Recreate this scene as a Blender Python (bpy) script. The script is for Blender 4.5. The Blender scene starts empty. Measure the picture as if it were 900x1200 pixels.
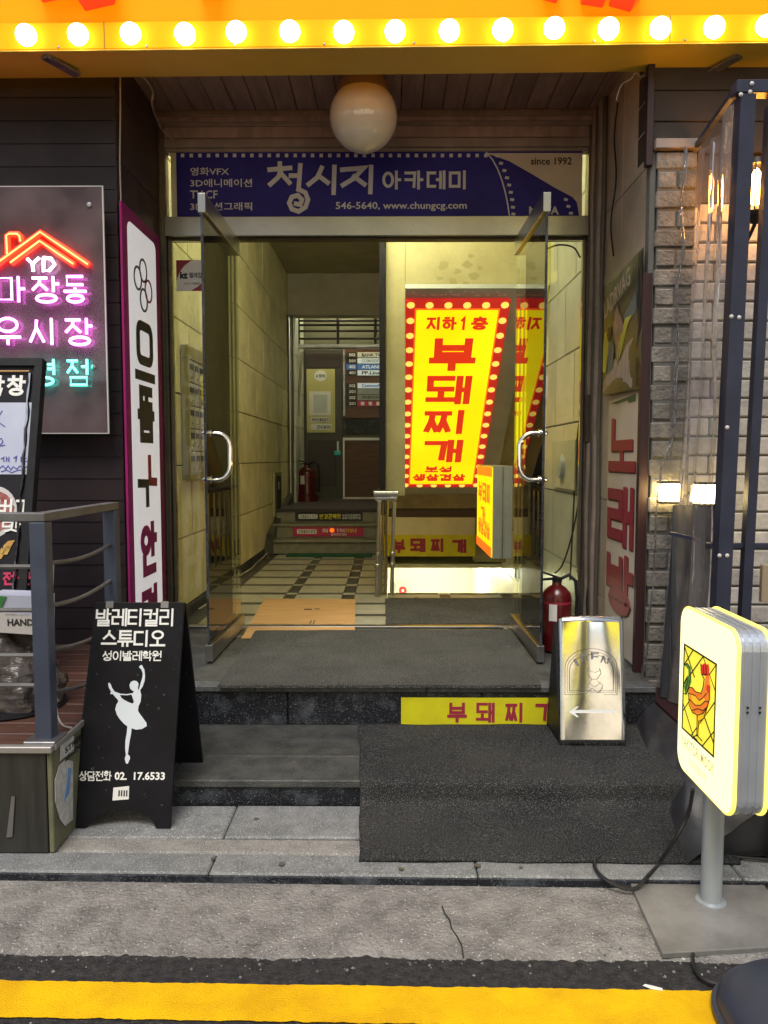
import bpy, math, random
from mathutils import Vector, Matrix, noise
random.seed(7)
S = bpy.context.scene
COL = S.collection
V = Vector

# ------------------------------------------------------------------ camera
F, CX, CY, EYE = 900.0, 450.0, 600.0, 1.45
PITCH, YAW = math.atan(63/900), math.atan(7/900)
cd = bpy.data.cameras.new('camera'); cam = bpy.data.objects.new('camera', cd); COL.objects.link(cam)
cam.location = (0, 0, EYE); cam.rotation_euler = (math.pi/2 - PITCH, 0, YAW)
cd.sensor_fit = 'VERTICAL'; cd.sensor_height = 36.0; cd.lens = 36.0*F/1200.0
cd.clip_start = 0.05; cd.clip_end = 300
S.camera = cam
# ------------------------------------------------------------------ world, sun, exposure
w = bpy.data.worlds.new('World'); S.world = w; w.use_nodes = True
nt = w.node_tree; bg = nt.nodes['Background']
sky = nt.nodes.new('ShaderNodeTexSky'); sky.sky_type = 'NISHITA'; sky.sun_disc = False
sky.sun_elevation = math.radians(60); sky.sun_rotation = math.radians(194)
hs = nt.nodes.new('ShaderNodeHueSaturation'); hs.inputs['Saturation'].default_value = .45
nt.links.new(sky.outputs[0], hs.inputs['Color']); nt.links.new(hs.outputs[0], bg.inputs['Color'])
bg.inputs['Strength'].default_value = 0.070
sd = bpy.data.lights.new('sun', 'SUN'); sun = bpy.data.objects.new('sun', sd); COL.objects.link(sun)
sd.energy = 1.25; sd.angle = math.radians(30); sd.color = (1, .93, .84)
sun.rotation_euler = (math.radians(30), 0, math.radians(-14))
S.view_settings.view_transform = 'Standard'; S.view_settings.look = 'None'
S.view_settings.exposure = 1.25
GLOW = .42                                   # printed light boxes are no brighter than the picture shows them; S.view_settings.gamma = 1.0; S.view_settings.use_curve_mapping = False
S.cycles.max_bounces = 8; S.cycles.transparent_max_bounces = 24; S.cycles.sample_clamp_indirect = 6
S.cycles.caustics_reflective = False; S.cycles.caustics_refractive = False

# ------------------------------------------------------------------ points seen in the photograph -> places in the room
def ray(px, py):
    a, b = (px-CX)/F, (CY-py)/F
    cp, sp, c, s = math.cos(PITCH), math.sin(PITCH), math.cos(YAW), math.sin(YAW)
    x, y, z = a, cp+b*sp, b*cp-sp
    return V((x*c-y*s, x*s+y*c, z))
O = V((0, 0, EYE))
def PY(px, py, Y): r = ray(px, py); return O + r*(Y/r.y)
def PZ(px, py, Z): r = ray(px, py); return O + r*((Z-EYE)/r.z)
def PX(px, py, X): r = ray(px, py); return O + r*(X/r.x)

class Fr:
    """flat frame of reference: origin, right, up, outward normal"""
    def __init__(s, o, u, v):
        s.o = V(o); s.u = V(u).normalized(); s.v = V(v).normalized(); s.n = s.u.cross(s.v).normalized(); s.v = s.n.cross(s.u)
    def __call__(s, a, b, c=0): return s.o + s.u*a + s.v*b + s.n*c
    def hit(s, px, py):
        r = ray(px, py); t = (s.o-O).dot(s.n)/r.dot(s.n); d = O + r*t - s.o
        return d.dot(s.u), d.dot(s.v)
    def rect(s, x0, y0, x1, y1):
        """photo rectangle -> in-plane rectangle a0,b0,a1,b1 (b0 low)"""
        xm, ym = (x0+x1)/2, (y0+y1)/2
        return s.hit(x0, ym)[0], s.hit(xm, y1)[1], s.hit(x1, ym)[0], s.hit(xm, y0)[1]
def FY(Y, X=0, Z=0): return Fr((X, Y, Z), (1, 0, 0), (0, 0, 1))      # faces the street
def FL(X, Y=0, Z=0): return Fr((X, Y, Z), (0, 1, 0), (0, 0, 1))      # faces +X
def FR(X, Y=0, Z=0): return Fr((X, Y, Z), (0, -1, 0), (0, 0, 1))     # faces -X
def FU(Z, X=0, Y=0): return Fr((X, Y, Z), (1, 0, 0), (0, 1, 0))      # faces up

# ------------------------------------------------------------------ materials
def lin(c):
    if isinstance(c, str):
        c = tuple(int(c[i:i+2], 16)/255 for i in (0, 2, 4))
        return tuple(x/12.92 if x <= .04045 else ((x+.055)/1.055)**2.4 for x in c)
    return c
MATS = {}
def mat(name, c1, c2=None, scale=6, rough=.6, metal=0, bump=0, bs=60, var=0, emit=0, ecol=None, spec=.5, rvar=0, grit=None, gs=300, stretch=None, thr=(.38, .62), ior=None, coat=0):
    m = bpy.data.materials.new(name); m.use_nodes = True; n = m.node_tree; N = n.nodes; L = n.links
    b = N['Principled BSDF']; c1 = lin(c1)
    b.inputs['Roughness'].default_value = rough; b.inputs['Metallic'].default_value = metal
    b.inputs['Specular IOR Level'].default_value = spec
    if coat: b.inputs['Coat Weight'].default_value = coat; b.inputs['Coat Roughness'].default_value = .08
    b.inputs['Base Color'].default_value = (*c1, 1)
    g = N.new('ShaderNodeNewGeometry'); pos = g.outputs['Position']
    if stretch:
        mp = N.new('ShaderNodeMapping'); mp.inputs['Scale'].default_value = stretch; L.new(pos, mp.inputs[0]); pos = mp.outputs[0]
    out = None
    if c2 is not None:
        c2 = lin(c2)
        t = N.new('ShaderNodeTexNoise'); t.inputs['Scale'].default_value = scale; t.inputs['Detail'].default_value = 6; t.inputs['Roughness'].default_value = .62
        L.new(pos, t.inputs['Vector'])
        mr = N.new('ShaderNodeMapRange'); mr.inputs[1].default_value = thr[0]; mr.inputs[2].default_value = thr[1]; L.new(t.outputs[0], mr.inputs[0])
        mx = N.new('ShaderNodeMix'); mx.data_type = 'RGBA'; L.new(mr.outputs[0], mx.inputs['Factor'])
        mx.inputs['A'].default_value = (*c1, 1); mx.inputs['B'].default_value = (*c2, 1); out = mx.outputs['Result']
        if rvar:
            m2 = N.new('ShaderNodeMapRange'); m2.inputs[3].default_value = max(0, rough-rvar); m2.inputs[4].default_value = min(1, rough+rvar)
            L.new(t.outputs[0], m2.inputs[0]); L.new(m2.outputs[0], b.inputs['Roughness'])
    if grit:
        gc = lin(grit[0]); t = N.new('ShaderNodeTexNoise'); t.inputs['Scale'].default_value = gs; t.inputs['Detail'].default_value = 2
        L.new(g.outputs['Position'], t.inputs['Vector'])
        mr = N.new('ShaderNodeMapRange'); mr.inputs[1].default_value = grit[1]; mr.inputs[2].default_value = grit[1]+.08; L.new(t.outputs[0], mr.inputs[0])
        mx = N.new('ShaderNodeMix'); mx.data_type = 'RGBA'; L.new(mr.outputs[0], mx.inputs['Factor'])
        if out: L.new(out, mx.inputs['A'])
        else: mx.inputs['A'].default_value = (*c1, 1)
        mx.inputs['B'].default_value = (*gc, 1); out = mx.outputs['Result']
    if var:
        oi = N.new('ShaderNodeObjectInfo'); mr = N.new('ShaderNodeMapRange'); mr.inputs[3].default_value = 1-var; mr.inputs[4].default_value = 1+var
        L.new(oi.outputs['Random'], mr.inputs[0]); h = N.new('ShaderNodeHueSaturation'); L.new(mr.outputs[0], h.inputs['Value'])
        if out: L.new(out, h.inputs['Color'])
        else: h.inputs['Color'].default_value = (*c1, 1)
        out = h.outputs[0]
    if out: L.new(out, b.inputs['Base Color'])
    if emit:
        if emit < 2.9 or name.startswith('neon'): emit *= GLOW
        if ecol is None and out: L.new(out, b.inputs['Emission Color'])
        else: b.inputs['Emission Color'].default_value = (*(lin(ecol) if ecol else c1), 1)
        b.inputs['Emission Strength'].default_value = emit
    if bump:
        t = N.new('ShaderNodeTexNoise'); t.inputs['Scale'].default_value = bs; t.inputs['Detail'].default_value = 4
        L.new(pos, t.inputs['Vector']); bp = N.new('ShaderNodeBump'); bp.inputs['Strength'].default_value = bump; bp.inputs['Distance'].default_value = .01
        L.new(t.outputs[0], bp.inputs['Height']); L.new(bp.outputs[0], b.inputs['Normal'])
    MATS[name] = m
    return m
def sheet_glass(name, tint, refl=1.0, rough=.0, bump=0, bs=6, haze=0, hcol=(.5, .5, .5), ior=1.5, dirt=0):
    """thin clear sheet: transparent body with a Fresnel gloss, optional film of dirt"""
    m = bpy.data.materials.new(name); m.use_nodes = True; N = m.node_tree.nodes; L = m.node_tree.links
    N.remove(N['Principled BSDF']); o = N['Material Output']
    t = N.new('ShaderNodeBsdfTransparent'); t.inputs[0].default_value = (*tint, 1)
    g = N.new('ShaderNodeBsdfGlossy'); g.inputs['Roughness'].default_value = rough; g.inputs['Color'].default_value = (.95, .95, .95, 1)
    fr = N.new('ShaderNodeFresnel'); fr.inputs['IOR'].default_value = ior
    mu = N.new('ShaderNodeMath'); mu.operation = 'MULTIPLY'; mu.inputs[1].default_value = refl; L.new(fr.outputs[0], mu.inputs[0])
    base = t.outputs[0]
    if haze:
        d = N.new('ShaderNodeBsdfDiffuse'); d.inputs[0].default_value = (*hcol, 1)
        ms = N.new('ShaderNodeMixShader'); L.new(base, ms.inputs[1]); L.new(d.outputs[0], ms.inputs[2])
        ge = N.new('ShaderNodeNewGeometry'); tx = N.new('ShaderNodeTexNoise'); tx.inputs['Scale'].default_value = 5; tx.inputs['Detail'].default_value = 7
        L.new(ge.outputs['Position'], tx.inputs['Vector']); mr = N.new('ShaderNodeMapRange'); mr.inputs[1].default_value = .3; mr.inputs[2].default_value = .75
        mr.inputs[3].default_value = haze*.5; mr.inputs[4].default_value = haze*1.5; L.new(tx.outputs[0], mr.inputs[0]); L.new(mr.outputs[0], ms.inputs[0]); base = ms.outputs[0]
    mx = N.new('ShaderNodeMixShader'); L.new(mu.outputs[0], mx.inputs[0]); L.new(base, mx.inputs[1]); L.new(g.outputs[0], mx.inputs[2]); L.new(mx.outputs[0], o.inputs[0])
    if bump:
        ge = N.new('ShaderNodeNewGeometry'); mp = N.new('ShaderNodeMapping'); mp.inputs['Scale'].default_value = (1, 1, .25); L.new(ge.outputs['Position'], mp.inputs[0])
        tx = N.new('ShaderNodeTexNoise'); tx.inputs['Scale'].default_value = bs; tx.inputs['Detail'].default_value = 3; L.new(mp.outputs[0], tx.inputs['Vector'])
        bp = N.new('ShaderNodeBump'); bp.inputs['Strength'].default_value = bump; bp.inputs['Distance'].default_value = .05; L.new(tx.outputs[0], bp.inputs['Height'])
        L.new(bp.outputs[0], g.inputs['Normal'])
    MATS[name] = m
    return m

mat('asphalt', (.020, .019, .020), (.045, .042, .042), scale=40, rough=.85, spec=.3, bump=1.0, bs=110, grit=((.15, .14, .14), .66), gs=150)
mat('old_concrete', (.29, .275, .255), (.155, .145, .135), scale=9, rough=.9, bump=1.4, bs=85, grit=((.60, .58, .55), .63), gs=150, thr=(.36, .66))
mat('yellow_paint', (.88, .53, .003), (.72, .39, .004), scale=5, rough=.6, spec=.2, bump=.55, bs=230, grit=((.34, .23, .03), .68), gs=170)
mat('kerb_granite', (.215, .22, .22), (.14, .145, .145), scale=12, rough=.7, bump=.35, bs=150, grit=((.44, .45, .45), .58), gs=210, var=.1)
mat('worn_granite', (.25, .24, .22), (.17, .16, .15), scale=12, rough=.75, bump=.5, bs=120, grit=((.44, .43, .40), .58), gs=200, var=.12)
mat('dark_tread', (.070, .073, .068), (.032, .034, .034), scale=7, rough=.55, spec=.35, bump=.3, bs=150, grit=((.15, .15, .145), .60), gs=210, var=.12, rvar=.15)
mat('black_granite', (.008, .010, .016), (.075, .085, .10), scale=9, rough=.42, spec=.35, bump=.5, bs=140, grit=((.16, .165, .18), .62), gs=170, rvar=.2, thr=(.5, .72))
mat('nosing', (.10, .105, .11), (.05, .055, .06), scale=18, rough=.6, bump=.4, bs=160, grit=((.22, .22, .22), .62), gs=400)
mat('mortar', (.12, .115, .105), rough=.95, bump=.4, bs=120)
mat('dark_gap', (.02, .02, .02), rough=.95)
mat('rubber_mat', (.017, .018, .020), (.036, .036, .034), scale=2.2, rough=.95, spec=.2, bump=1.0, bs=170, grit=((.10, .10, .10), .53), gs=210)
mat('cardboard', (.56, .33, .13), (.48, .28, .11), scale=4, rough=.85, bump=.15, bs=60, stretch=(1, 6, 1))
mat('ink', (.07, .045, .03), rough=.8)
mat('green_mat', (.015, .10, .055), rough=.95, bump=.6, bs=300)
mat('pale_tile', (.44, .42, .32), (.34, .33, .25), scale=9, rough=.35, var=.08, grit=((.22, .21, .17), .62), gs=300)
mat('dark_tile', (.035, .035, .03), (.06, .06, .05), scale=12, rough=.35, var=.1)
mat('wall_tile', (.74, .69, .40), (.56, .52, .29), scale=4, rough=.42, var=.06, grit=((.26, .23, .11), .58), gs=160, bump=.08, bs=200)
mat('stair_wall_tile', (.68, .69, .62), (.58, .59, .53), scale=4, rough=.3, var=.05, bump=.03, bs=60)
mat('yellow_plaster', (.62, .58, .29), (.52, .47, .22), scale=3, rough=.75, bump=.25, bs=40)
mat('ceiling_paint', (.50, .46, .36), (.42, .38, .30), scale=3, rough=.8)
mat('beam_paint', (.36, .31, .23), (.30, .26, .19), scale=4, rough=.8)
mat('cream_paint', (.68, .66, .48), (.58, .56, .40), scale=3, rough=.7)
mat('room_paint', (.78, .74, .55), rough=.7)
mat('olive_ledge', (.30, .27, .14), (.2, .18, .09), scale=6, rough=.7)
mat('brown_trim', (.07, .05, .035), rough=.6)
mat('porch_plank', (.42, .29, .25), (.30, .205, .18), scale=5, rough=.62, var=.12, bump=.15, bs=60, stretch=(3, .5, 1))
mat('porch_trim', (.34, .26, .22), (.24, .185, .16), scale=6, rough=.5, bump=.1)
mat('bronze_frame', (.23, .20, .165), (.17, .145, .12), scale=8, rough=.38, metal=.7, rvar=.12)
mat('steel', (.46, .46, .45), (.38, .38, .375), scale=3, rough=.3, metal=1, rvar=.08)
mat('dull_steel', (.34, .34, .35), (.24, .24, .25), scale=6, rough=.42, metal=.9, rvar=.1)
mat('chrome', (.85, .85, .83), rough=.06, metal=1)
mat('mirror_steel', (.62, .62, .59), (.50, .50, .48), scale=4, rough=.10, metal=1, rvar=.07, bump=.12, bs=3)
mat('black_metal', (.007, .007, .009), (.014, .014, .017), scale=15, rough=.5, spec=.3)
mat('blue_sign', (.030, .026, .27), (.024, .020, .20), scale=3, rough=.5, spec=.2)
mat('silver_print', (.62, .62, .66), rough=.5)
mat('white_print', (.80, .80, .78), rough=.5)
mat('black_print', (.015, .015, .017), rough=.5)
mat('grey_print', (.25, .25, .25), rough=.6)
mat('cream_sign', (.68, .58, .47), (.56, .48, .39), scale=3, rough=.5)
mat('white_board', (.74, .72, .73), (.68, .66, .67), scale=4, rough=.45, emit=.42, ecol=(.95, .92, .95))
mat('magenta', (.34, .02, .16), (.28, .018, .13), scale=4, rough=.5, spec=.2)
mat('maroon_print', (.30, .018, .045), rough=.5)
mat('maroon_shade', (.07, .012, .02), rough=.6)
mat('red_print', (.55, .02, .02), rough=.5)
mat('dark_board_panel', (.030, .019, .022), (.017, .012, .016), scale=3, rough=.55, spec=.3, var=.12, bump=.1, bs=30, rvar=.1)
mat('dark_recess', (.060, .036, .034), (.042, .027, .027), scale=4, rough=.42, spec=.35, rvar=.1)
mat('dark_soffit', (.055, .036, .028), (.034, .024, .02), scale=3, rough=.7)
mat('maroon_wood', (.035, .009, .011), (.02, .007, .009), scale=14, rough=.45, stretch=(8, 8, .4))
mat('beige_board', (.50, .40, .32), (.38, .31, .25), scale=4, rough=.65, var=.08, bump=.2, bs=30)
mat('brick_old', (.22, .20, .175), (.13, .12, .11), scale=14, rough=.85, var=.22, bump=.9, bs=55, grit=((.38, .34, .3), .68), gs=140)
mat('brick_painted', (.50, .47, .45), (.34, .32, .31), scale=6, rough=.75, var=.16, bump=.6, bs=40)
mat('marquee_yellow', (.80, .40, .006), (.74, .34, .005), scale=2, rough=.5, spec=.08, emit=.30, ecol=(1, .40, .002))
mat('marquee_face', (.66, .27, .002), rough=.5, spec=.08, emit=.42, ecol=(1, .38, .002))
mat('marquee_soffit', (.78, .56, .05), (.70, .46, .06), scale=1.2, rough=.45)
mat('marquee_red', (.65, .02, .012), rough=.3, emit=.55, ecol=(1, .03, .012), coat=.5)
mat('bulb_glow', (1, .96, .84), emit=2.95, ecol=(1, .88, .62))
mat('globe_glass', (.86, .80, .74), (.80, .74, .68), scale=5, rough=.08, coat=.6, spec=.8)
mat('globe_holder', (.24, .17, .15), rough=.6, spec=.1)
mat('sign_yellow_lit', (1, .88, .006), (1, .76, .003), scale=1.6, emit=.95, rough=.45, spec=.2)
mat('stain_yellow', (.46, .42, .19), rough=.8)
mat('entrance_rubber', (.035, .036, .034), (.06, .06, .055), scale=3, rough=.95, spec=.2, bump=1.0, bs=170, grit=((.17, .17, .16), .53), gs=210)
mat('sign_rim_glow', (.95, .85, .2), emit=1.0, ecol=(1, .86, .16))
mat('sign_red_lit', (.6, .03, .01), emit=.62, ecol=(1, .04, .012), rough=.4)
mat('sign_rim_lit', (.6, .03, .02), emit=.45, ecol=(.9, .03, .02), rough=.4)
mat('sign_dot_lit', (.9, .7, .15), emit=1.0, ecol=(1, .72, .12), rough=.4)
mat('sign_orange_lit', (.9, .2, .02), emit=1.0, ecol=(1, .16, .01), rough=.4)
mat('banner_yellow', (.62, .58, .008), (.54, .50, .008), scale=8, rough=.5)
mat('grey_sheet', (.50, .53, .50), (.42, .45, .43), scale=4, rough=.4, metal=.15)
mat('tape_white', (.7, .7, .66), rough=.5)
mat('paper', (.72, .71, .68), rough=.7)
mat('paper_blue', (.50, .53, .66), (.44, .47, .6), scale=3, rough=.4)
mat('paper_yellow', (.52, .48, .20), rough=.7)
mat('dark_door', (.055, .05, .035), (.04, .036, .026), scale=5, rough=.45)
mat('door_brown', (.035, .022, .02), rough=.5)
mat('far_frame', (.10, .095, .06), rough=.5)
mat('wood_panel', (.12, .045, .02), (.07, .026, .012), scale=10, rough=.45, stretch=(.6, 1, 8))
mat('extinguisher_red', (.085, .003, .005), rough=.3, coat=.3)
mat('pink_banner', (.50, .03, .10), rough=.5)
mat('yellow_print', (.80, .68, .04), rough=.5)
mat('stair_stone', (.26, .245, .175), (.2, .185, .13), scale=12, rough=.6, grit=((.12, .11, .08), .6), gs=300)
mat('platform_floor', (.06, .045, .055), rough=.4)
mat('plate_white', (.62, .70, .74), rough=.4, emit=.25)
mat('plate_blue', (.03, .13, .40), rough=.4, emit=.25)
mat('plate_grey', (.26, .29, .28), rough=.4)
mat('cyan_plastic', (.05, .5, .45), rough=.4)
mat('railing_blue', (.06, .075, .115), (.05, .06, .095), scale=6, rough=.4, metal=.2)
mat('railing_grey', (.17, .17, .17), (.12, .12, .12), scale=8, rough=.45, metal=.3)
mat('deck_wood', (.11, .048, .032), (.06, .028, .02), scale=8, rough=.5, stretch=(1, 10, 1), var=.15, bump=.2, bs=80)
mat('deck_side', (.018, .018, .016), (.034, .033, .028), scale=5, rough=.55, stretch=(6, 6, .5), var=.15)
mat('deck_trim', (.36, .34, .33), rough=.4, metal=.5)
mat('olive_side', (.16, .16, .09), (.10, .10, .06), scale=6, rough=.7)
mat('aboard_black', (.005, .005, .007), (.008, .008, .011), scale=5, rough=.5, rvar=.1, spec=.2, grit=((.07, .07, .08), .70), gs=60)
mat('menu_black', (.009, .008, .012), (.014, .012, .018), scale=4, rough=.5, spec=.25)
mat('meat', (.22, .04, .04), (.40, .16, .13), scale=40, rough=.5)
mat('fry', (.55, .36, .08), (.45, .25, .06), scale=20, rough=.5)
mat('dish_white', (.55, .53, .52), rough=.3)
mat('leaf_green', (.04, .20, .05), rough=.5)
mat('blue_scribble', (.06, .07, .32), rough=.6)
mat('sticker', (.58, .57, .54), (.40, .40, .40), scale=30, rough=.5, bump=.1)
mat('sticker_blue', (.12, .28, .55), rough=.5)
mat('ballerina', (.62, .68, .74), rough=.4)
mat('neon_red', (1, .1, .02), emit=6.5, ecol=(1, .012, .004))
mat('neon_red_core', (1, .6, .2), emit=2.6, ecol=(1, .42, .10))
mat('neon_pink', (1, .6, 1), emit=8, ecol=(1, .20, .92))
mat('neon_white', (1, .9, 1), emit=5, ecol=(1, .7, 1))
mat('neon_cyan', (.3, 1, .9), emit=5, ecol=(.08, 1, .80))
mat('warm_lamp', (1, .85, .5), emit=16, ecol=(1, .74, .30))
mat('flame_lamp', (1, .5, .1), emit=55, ecol=(1, .40, .05))
mat('tube_lamp', (1, 1, .9), emit=165, ecol=(1, .96, .62))
mat('room_lamp', (1, 1, .9), emit=420, ecol=(1, .98, .72))
mat('sign_face_lit', (.95, .9, .5), emit=1.15, ecol=(1, .94, .50))
mat('sign_glass_lit', (.9, .8, .1), emit=.8, ecol=(.95, .80, .05))
mat('leading', (.03, .025, .008), rough=.6)
mat('rooster_red', (.6, .03, .02), emit=.55, ecol=(.85, .05, .03))
mat('rooster_orange', (.8, .2, .02), emit=.6, ecol=(1, .24, .03))
mat('rooster_gold', (.8, .5, .02), emit=.65, ecol=(1, .55, .02))
mat('rooster_green', (.1, .3, .05), emit=.4, ecol=(.14, .34, .06))
mat('faint_print', (.35, .3, .12), emit=.38, ecol=(.9, .8, .36))
mat('casing', (.55, .60, .68), (.48, .52, .60), scale=5, rough=.35, metal=.6)
mat('base_plate', (.31, .305, .29), (.20, .195, .185), scale=5, rough=.42, metal=.3, rvar=.08, bump=.05, bs=90)
mat('pole_grey', (.42, .46, .48), rough=.35, metal=.4)
mat('bumper_plastic', (.035, .042, .065), (.028, .034, .055), scale=5, rough=.42)
mat('cable_black', (.012, .012, .013), rough=.5)
mat('cable_pale', (.36, .33, .28), rough=.6)
mat('conduit', (.09, .078, .065), (.12, .105, .085), scale=8, rough=.5, stretch=(1, 1, .3))
mat('skirt_plastic', (.035, .035, .04), (.022, .022, .027), scale=5, rough=.33, bump=.3, bs=9)
mat('tarp_dark', (.025, .026, .03), rough=.6)
mat('post_blue', (.028, .032, .06), (.02, .023, .045), scale=6, rough=.45, spec=.35)
mat('poster_green', (.018, .032, .032), (.035, .05, .05), scale=7, rough=.4)
mat('poster_skin', (.34, .20, .19), (.2, .12, .12), scale=12, rough=.45)
mat('poster_pale', (.36, .29, .28), (.24, .21, .24), scale=9, rough=.45, stretch=(1, 5, .6))
mat('poster_yellow', (.50, .48, .06), rough=.5)
mat('poster_teal', (.10, .14, .17), rough=.5)
mat('green_patch', (.012, .085, .05), rough=.5)
mat('mailbox', (.50, .49, .40), (.40, .39, .33), scale=6, rough=.35, metal=.4, var=.12)
mat('mailbox_frame', (.42, .38, .20), rough=.35, metal=.5)
mat('bag_plastic', (.06, .05, .05), (.11, .095, .09), scale=10, rough=.16, bump=1, bs=16, stretch=(1, 1, 2.6))
mat('timber', (.34, .27, .19), rough=.6)
mat('street_wall', (.20, .19, .18), (.15, .14, .13), scale=2, rough=.8)
mat('lit_window', (1, .9, .7), emit=1.6, ecol=(1, .84, .62))
mat('lit_yellow', (1, .8, .1), emit=2.2, ecol=(1, .82, .03))
mat('lit_white', (1, 1, 1), emit=2.2, ecol=(.86, .93, 1))
sheet_glass('door_glass', (.90, .93, .88), refl=1.0, haze=.035, hcol=(.3, .3, .25))
sheet_glass('pane_glass', (.94, .96, .92), refl=.9, haze=.02, hcol=(.5, .5, .4))
sheet_glass('acrylic', (.62, .58, .60), refl=.8, rough=.12, haze=.30, hcol=(.34, .25, .27))
sheet_glass('curtain_film', (.90, .88, .86), refl=.8, rough=.08, bump=.9, bs=9, haze=.26, hcol=(.42, .37, .35))

# ------------------------------------------------------------------ mesh collecting
class MB:
    def __init__(s): s.v = []; s.f = []; s.smooth = False
    def add(s, vs, fs):
        k = len(s.v); s.v += [V(p) for p in vs]; s.f += [tuple(k+i for i in f) for f in fs]; return s
    def box(s, x0, x1, y0, y1, z0, z1):
        x0, x1 = sorted((x0, x1)); y0, y1 = sorted((y0, y1)); z0, z1 = sorted((z0, z1))
        return s.add([(x0, y0, z0), (x1, y0, z0), (x1, y1, z0), (x0, y1, z0), (x0, y0, z1), (x1, y0, z1), (x1, y1, z1), (x0, y1, z1)],
                     [(0, 3, 2, 1), (4, 5, 6, 7), (0, 1, 5, 4), (1, 2, 6, 5), (2, 3, 7, 6), (3, 0, 4, 7)])
    def cbox(s, x0, x1, y0, y1, z0, z1, c=.004):
        """box with chamfered edges"""
        x0, x1 = sorted((x0, x1)); y0, y1 = sorted((y0, y1)); z0, z1 = sorted((z0, z1))
        c = min(c, (x1-x0)*.3, (y1-y0)*.3, (z1-z0)*.3)
        vs = {}; L = []
        def vid(k, p):
            if k not in vs: vs[k] = len(L); L.append(p)
            return vs[k]
        X, Y, Z = (x0, x1), (y0, y1), (z0, z1); fs = []
        def p(i, j, k, ax):
            q = [X[i], Y[j], Z[k]]; s3 = [1 if i == 0 else -1, 1 if j == 0 else -1, 1 if k == 0 else -1]
            for a in range(3):
                if a != ax: q[a] += s3[a]*c
            return vid((i, j, k, ax), tuple(q))
        for ax in range(3):
            o1, o2 = [(1, 2), (2, 0), (0, 1)][ax]
            for sd_ in (0, 1):
                quad = []
                for (a, b) in ((0, 0), (1, 0), (1, 1), (0, 1)):
                    ijk = [0, 0, 0]; ijk[ax] = sd_; ijk[o1] = a; ijk[o2] = b; quad.append(p(*ijk, ax))
                fs.append(tuple(quad if sd_ else quad[::-1]))
        for ax in range(3):
            o1, o2 = [(1, 2), (2, 0), (0, 1)][ax]
            for a in (0, 1):
                for b in (0, 1):
                    i0 = [0, 0, 0]; i0[o1] = a; i0[o2] = b; i1 = list(i0); i1[ax] = 1
                    q = (p(*i0, o1), p(*i1, o1), p(*i1, o2), p(*i0, o2)); fs.append(q if (a == b) else q[::-1])
        for i in (0, 1):
            for j in (0, 1):
                for k in (0, 1):
                    t = (p(i, j, k, 0), p(i, j, k, 1), p(i, j, k, 2)); fs.append(t if (i+j+k) % 2 else t[::-1])
        return s.add(L, fs)
    def quad(s, a, b, c, d): return s.add([a, b, c, d], [(0, 1, 2, 3)])
    def prism(s, fr, poly, c0, c1, holes=False):
        """polygon given in a flat frame, thick from c0 to c1 along the normal"""
        n = len(poly); vs = [fr(a, b, c0) for a, b in poly] + [fr(a, b, c1) for a, b in poly]
        fs = [tuple(range(n, 2*n)), tuple(range(n-1, -1, -1))] + [(i, (i+1) % n, n+(i+1) % n, n+i) for i in range(n)]
        return s.add(vs, fs)
    def frbox(s, fr, a0, b0, a1, b1, c0, c1): 
        a0, a1 = sorted((a0, a1)); b0, b1 = sorted((b0, b1)); c0, c1 = sorted((c0, c1))
        return s.prism(fr, [(a0, b0), (a1, b0), (a1, b1), (a0, b1)], c0, c1)
    def tube(s, pts, r, seg=8, closed=False, caps=True):
        pts = [V(p) for p in pts]; n = len(pts); rr = r if isinstance(r, (list, tuple)) else [r]*n; rings = []; up = None
        for i, p in enumerate(pts):
            if closed: t = (pts[(i+1) % n]-pts[i-1])
            else: t = pts[min(i+1, n-1)]-pts[max(i-1, 0)]
            t = t.normalized() if t.length > 1e-9 else V((0, 0, 1))
            if up is None:
                up = V((0, 0, 1)) if abs(t.z) < .9 else V((1, 0, 0))
            a = up - t*up.dot(t)
            if a.length < 1e-6: a = V((1, .3, 0)) - t*V((1, .3, 0)).dot(t)
            a.normalize(); up = a; b = t.cross(a)
            rings.append([p + (a*math.cos(2*math.pi*k/seg) + b*math.sin(2*math.pi*k/seg))*rr[i] for k in range(seg)])
        vs = [q for R in rings for q in R]; fs = []
        for i in range(n if closed else n-1):
            j = (i+1) % n
            for k in range(seg): fs.append((i*seg+k, i*seg+(k+1) % seg, j*seg+(k+1) % seg, j*seg+k))
        if caps and not closed: fs += [tuple(range(seg-1, -1, -1)), tuple((n-1)*seg+k for k in range(seg))]
        s.smooth = True
        return s.add(vs, fs)
    def bar(s, a, b, w, h):
        """rectangular bar between two points, w across, h up"""
        a, b = V(a), V(b); t = (b-a).normalized(); side = t.cross(V((0, 0, 1)))
        side = side.normalized() if side.length > 1e-4 else V((1, 0, 0)); u = side.cross(t).normalized()
        vs = [p + side*(i*w/2) + u*(j*h/2) for p in (a, b) for i, j in ((-1, -1), (1, -1), (1, 1), (-1, 1))]
        return s.add(vs, [(0, 1, 2, 3), (7, 6, 5, 4), (0, 4, 5, 1), (1, 5, 6, 2), (2, 6, 7, 3), (3, 7, 4, 0)])
    def lathe(s, c, prof, seg=24, ax=(0, 0, 1)):
        c = V(c); q = V((0, 0, 1)).rotation_difference(V(ax)); k = []; n = len(prof)
        vs = [c + q @ V((r*math.cos(2*math.pi*i/seg), r*math.sin(2*math.pi*i/seg), z)) for r, z in prof for i in range(seg)]
        fs = [(j*seg+i, j*seg+(i+1) % seg, (j+1)*seg+(i+1) % seg, (j+1)*seg+i) for j in range(n-1) for i in range(seg)]
        if prof[0][0] > 1e-5: fs.append(tuple(range(seg-1, -1, -1)))
        if prof[-1][0] > 1e-5: fs.append(tuple((n-1)*seg+i for i in range(seg)))
        s.smooth = True
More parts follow.
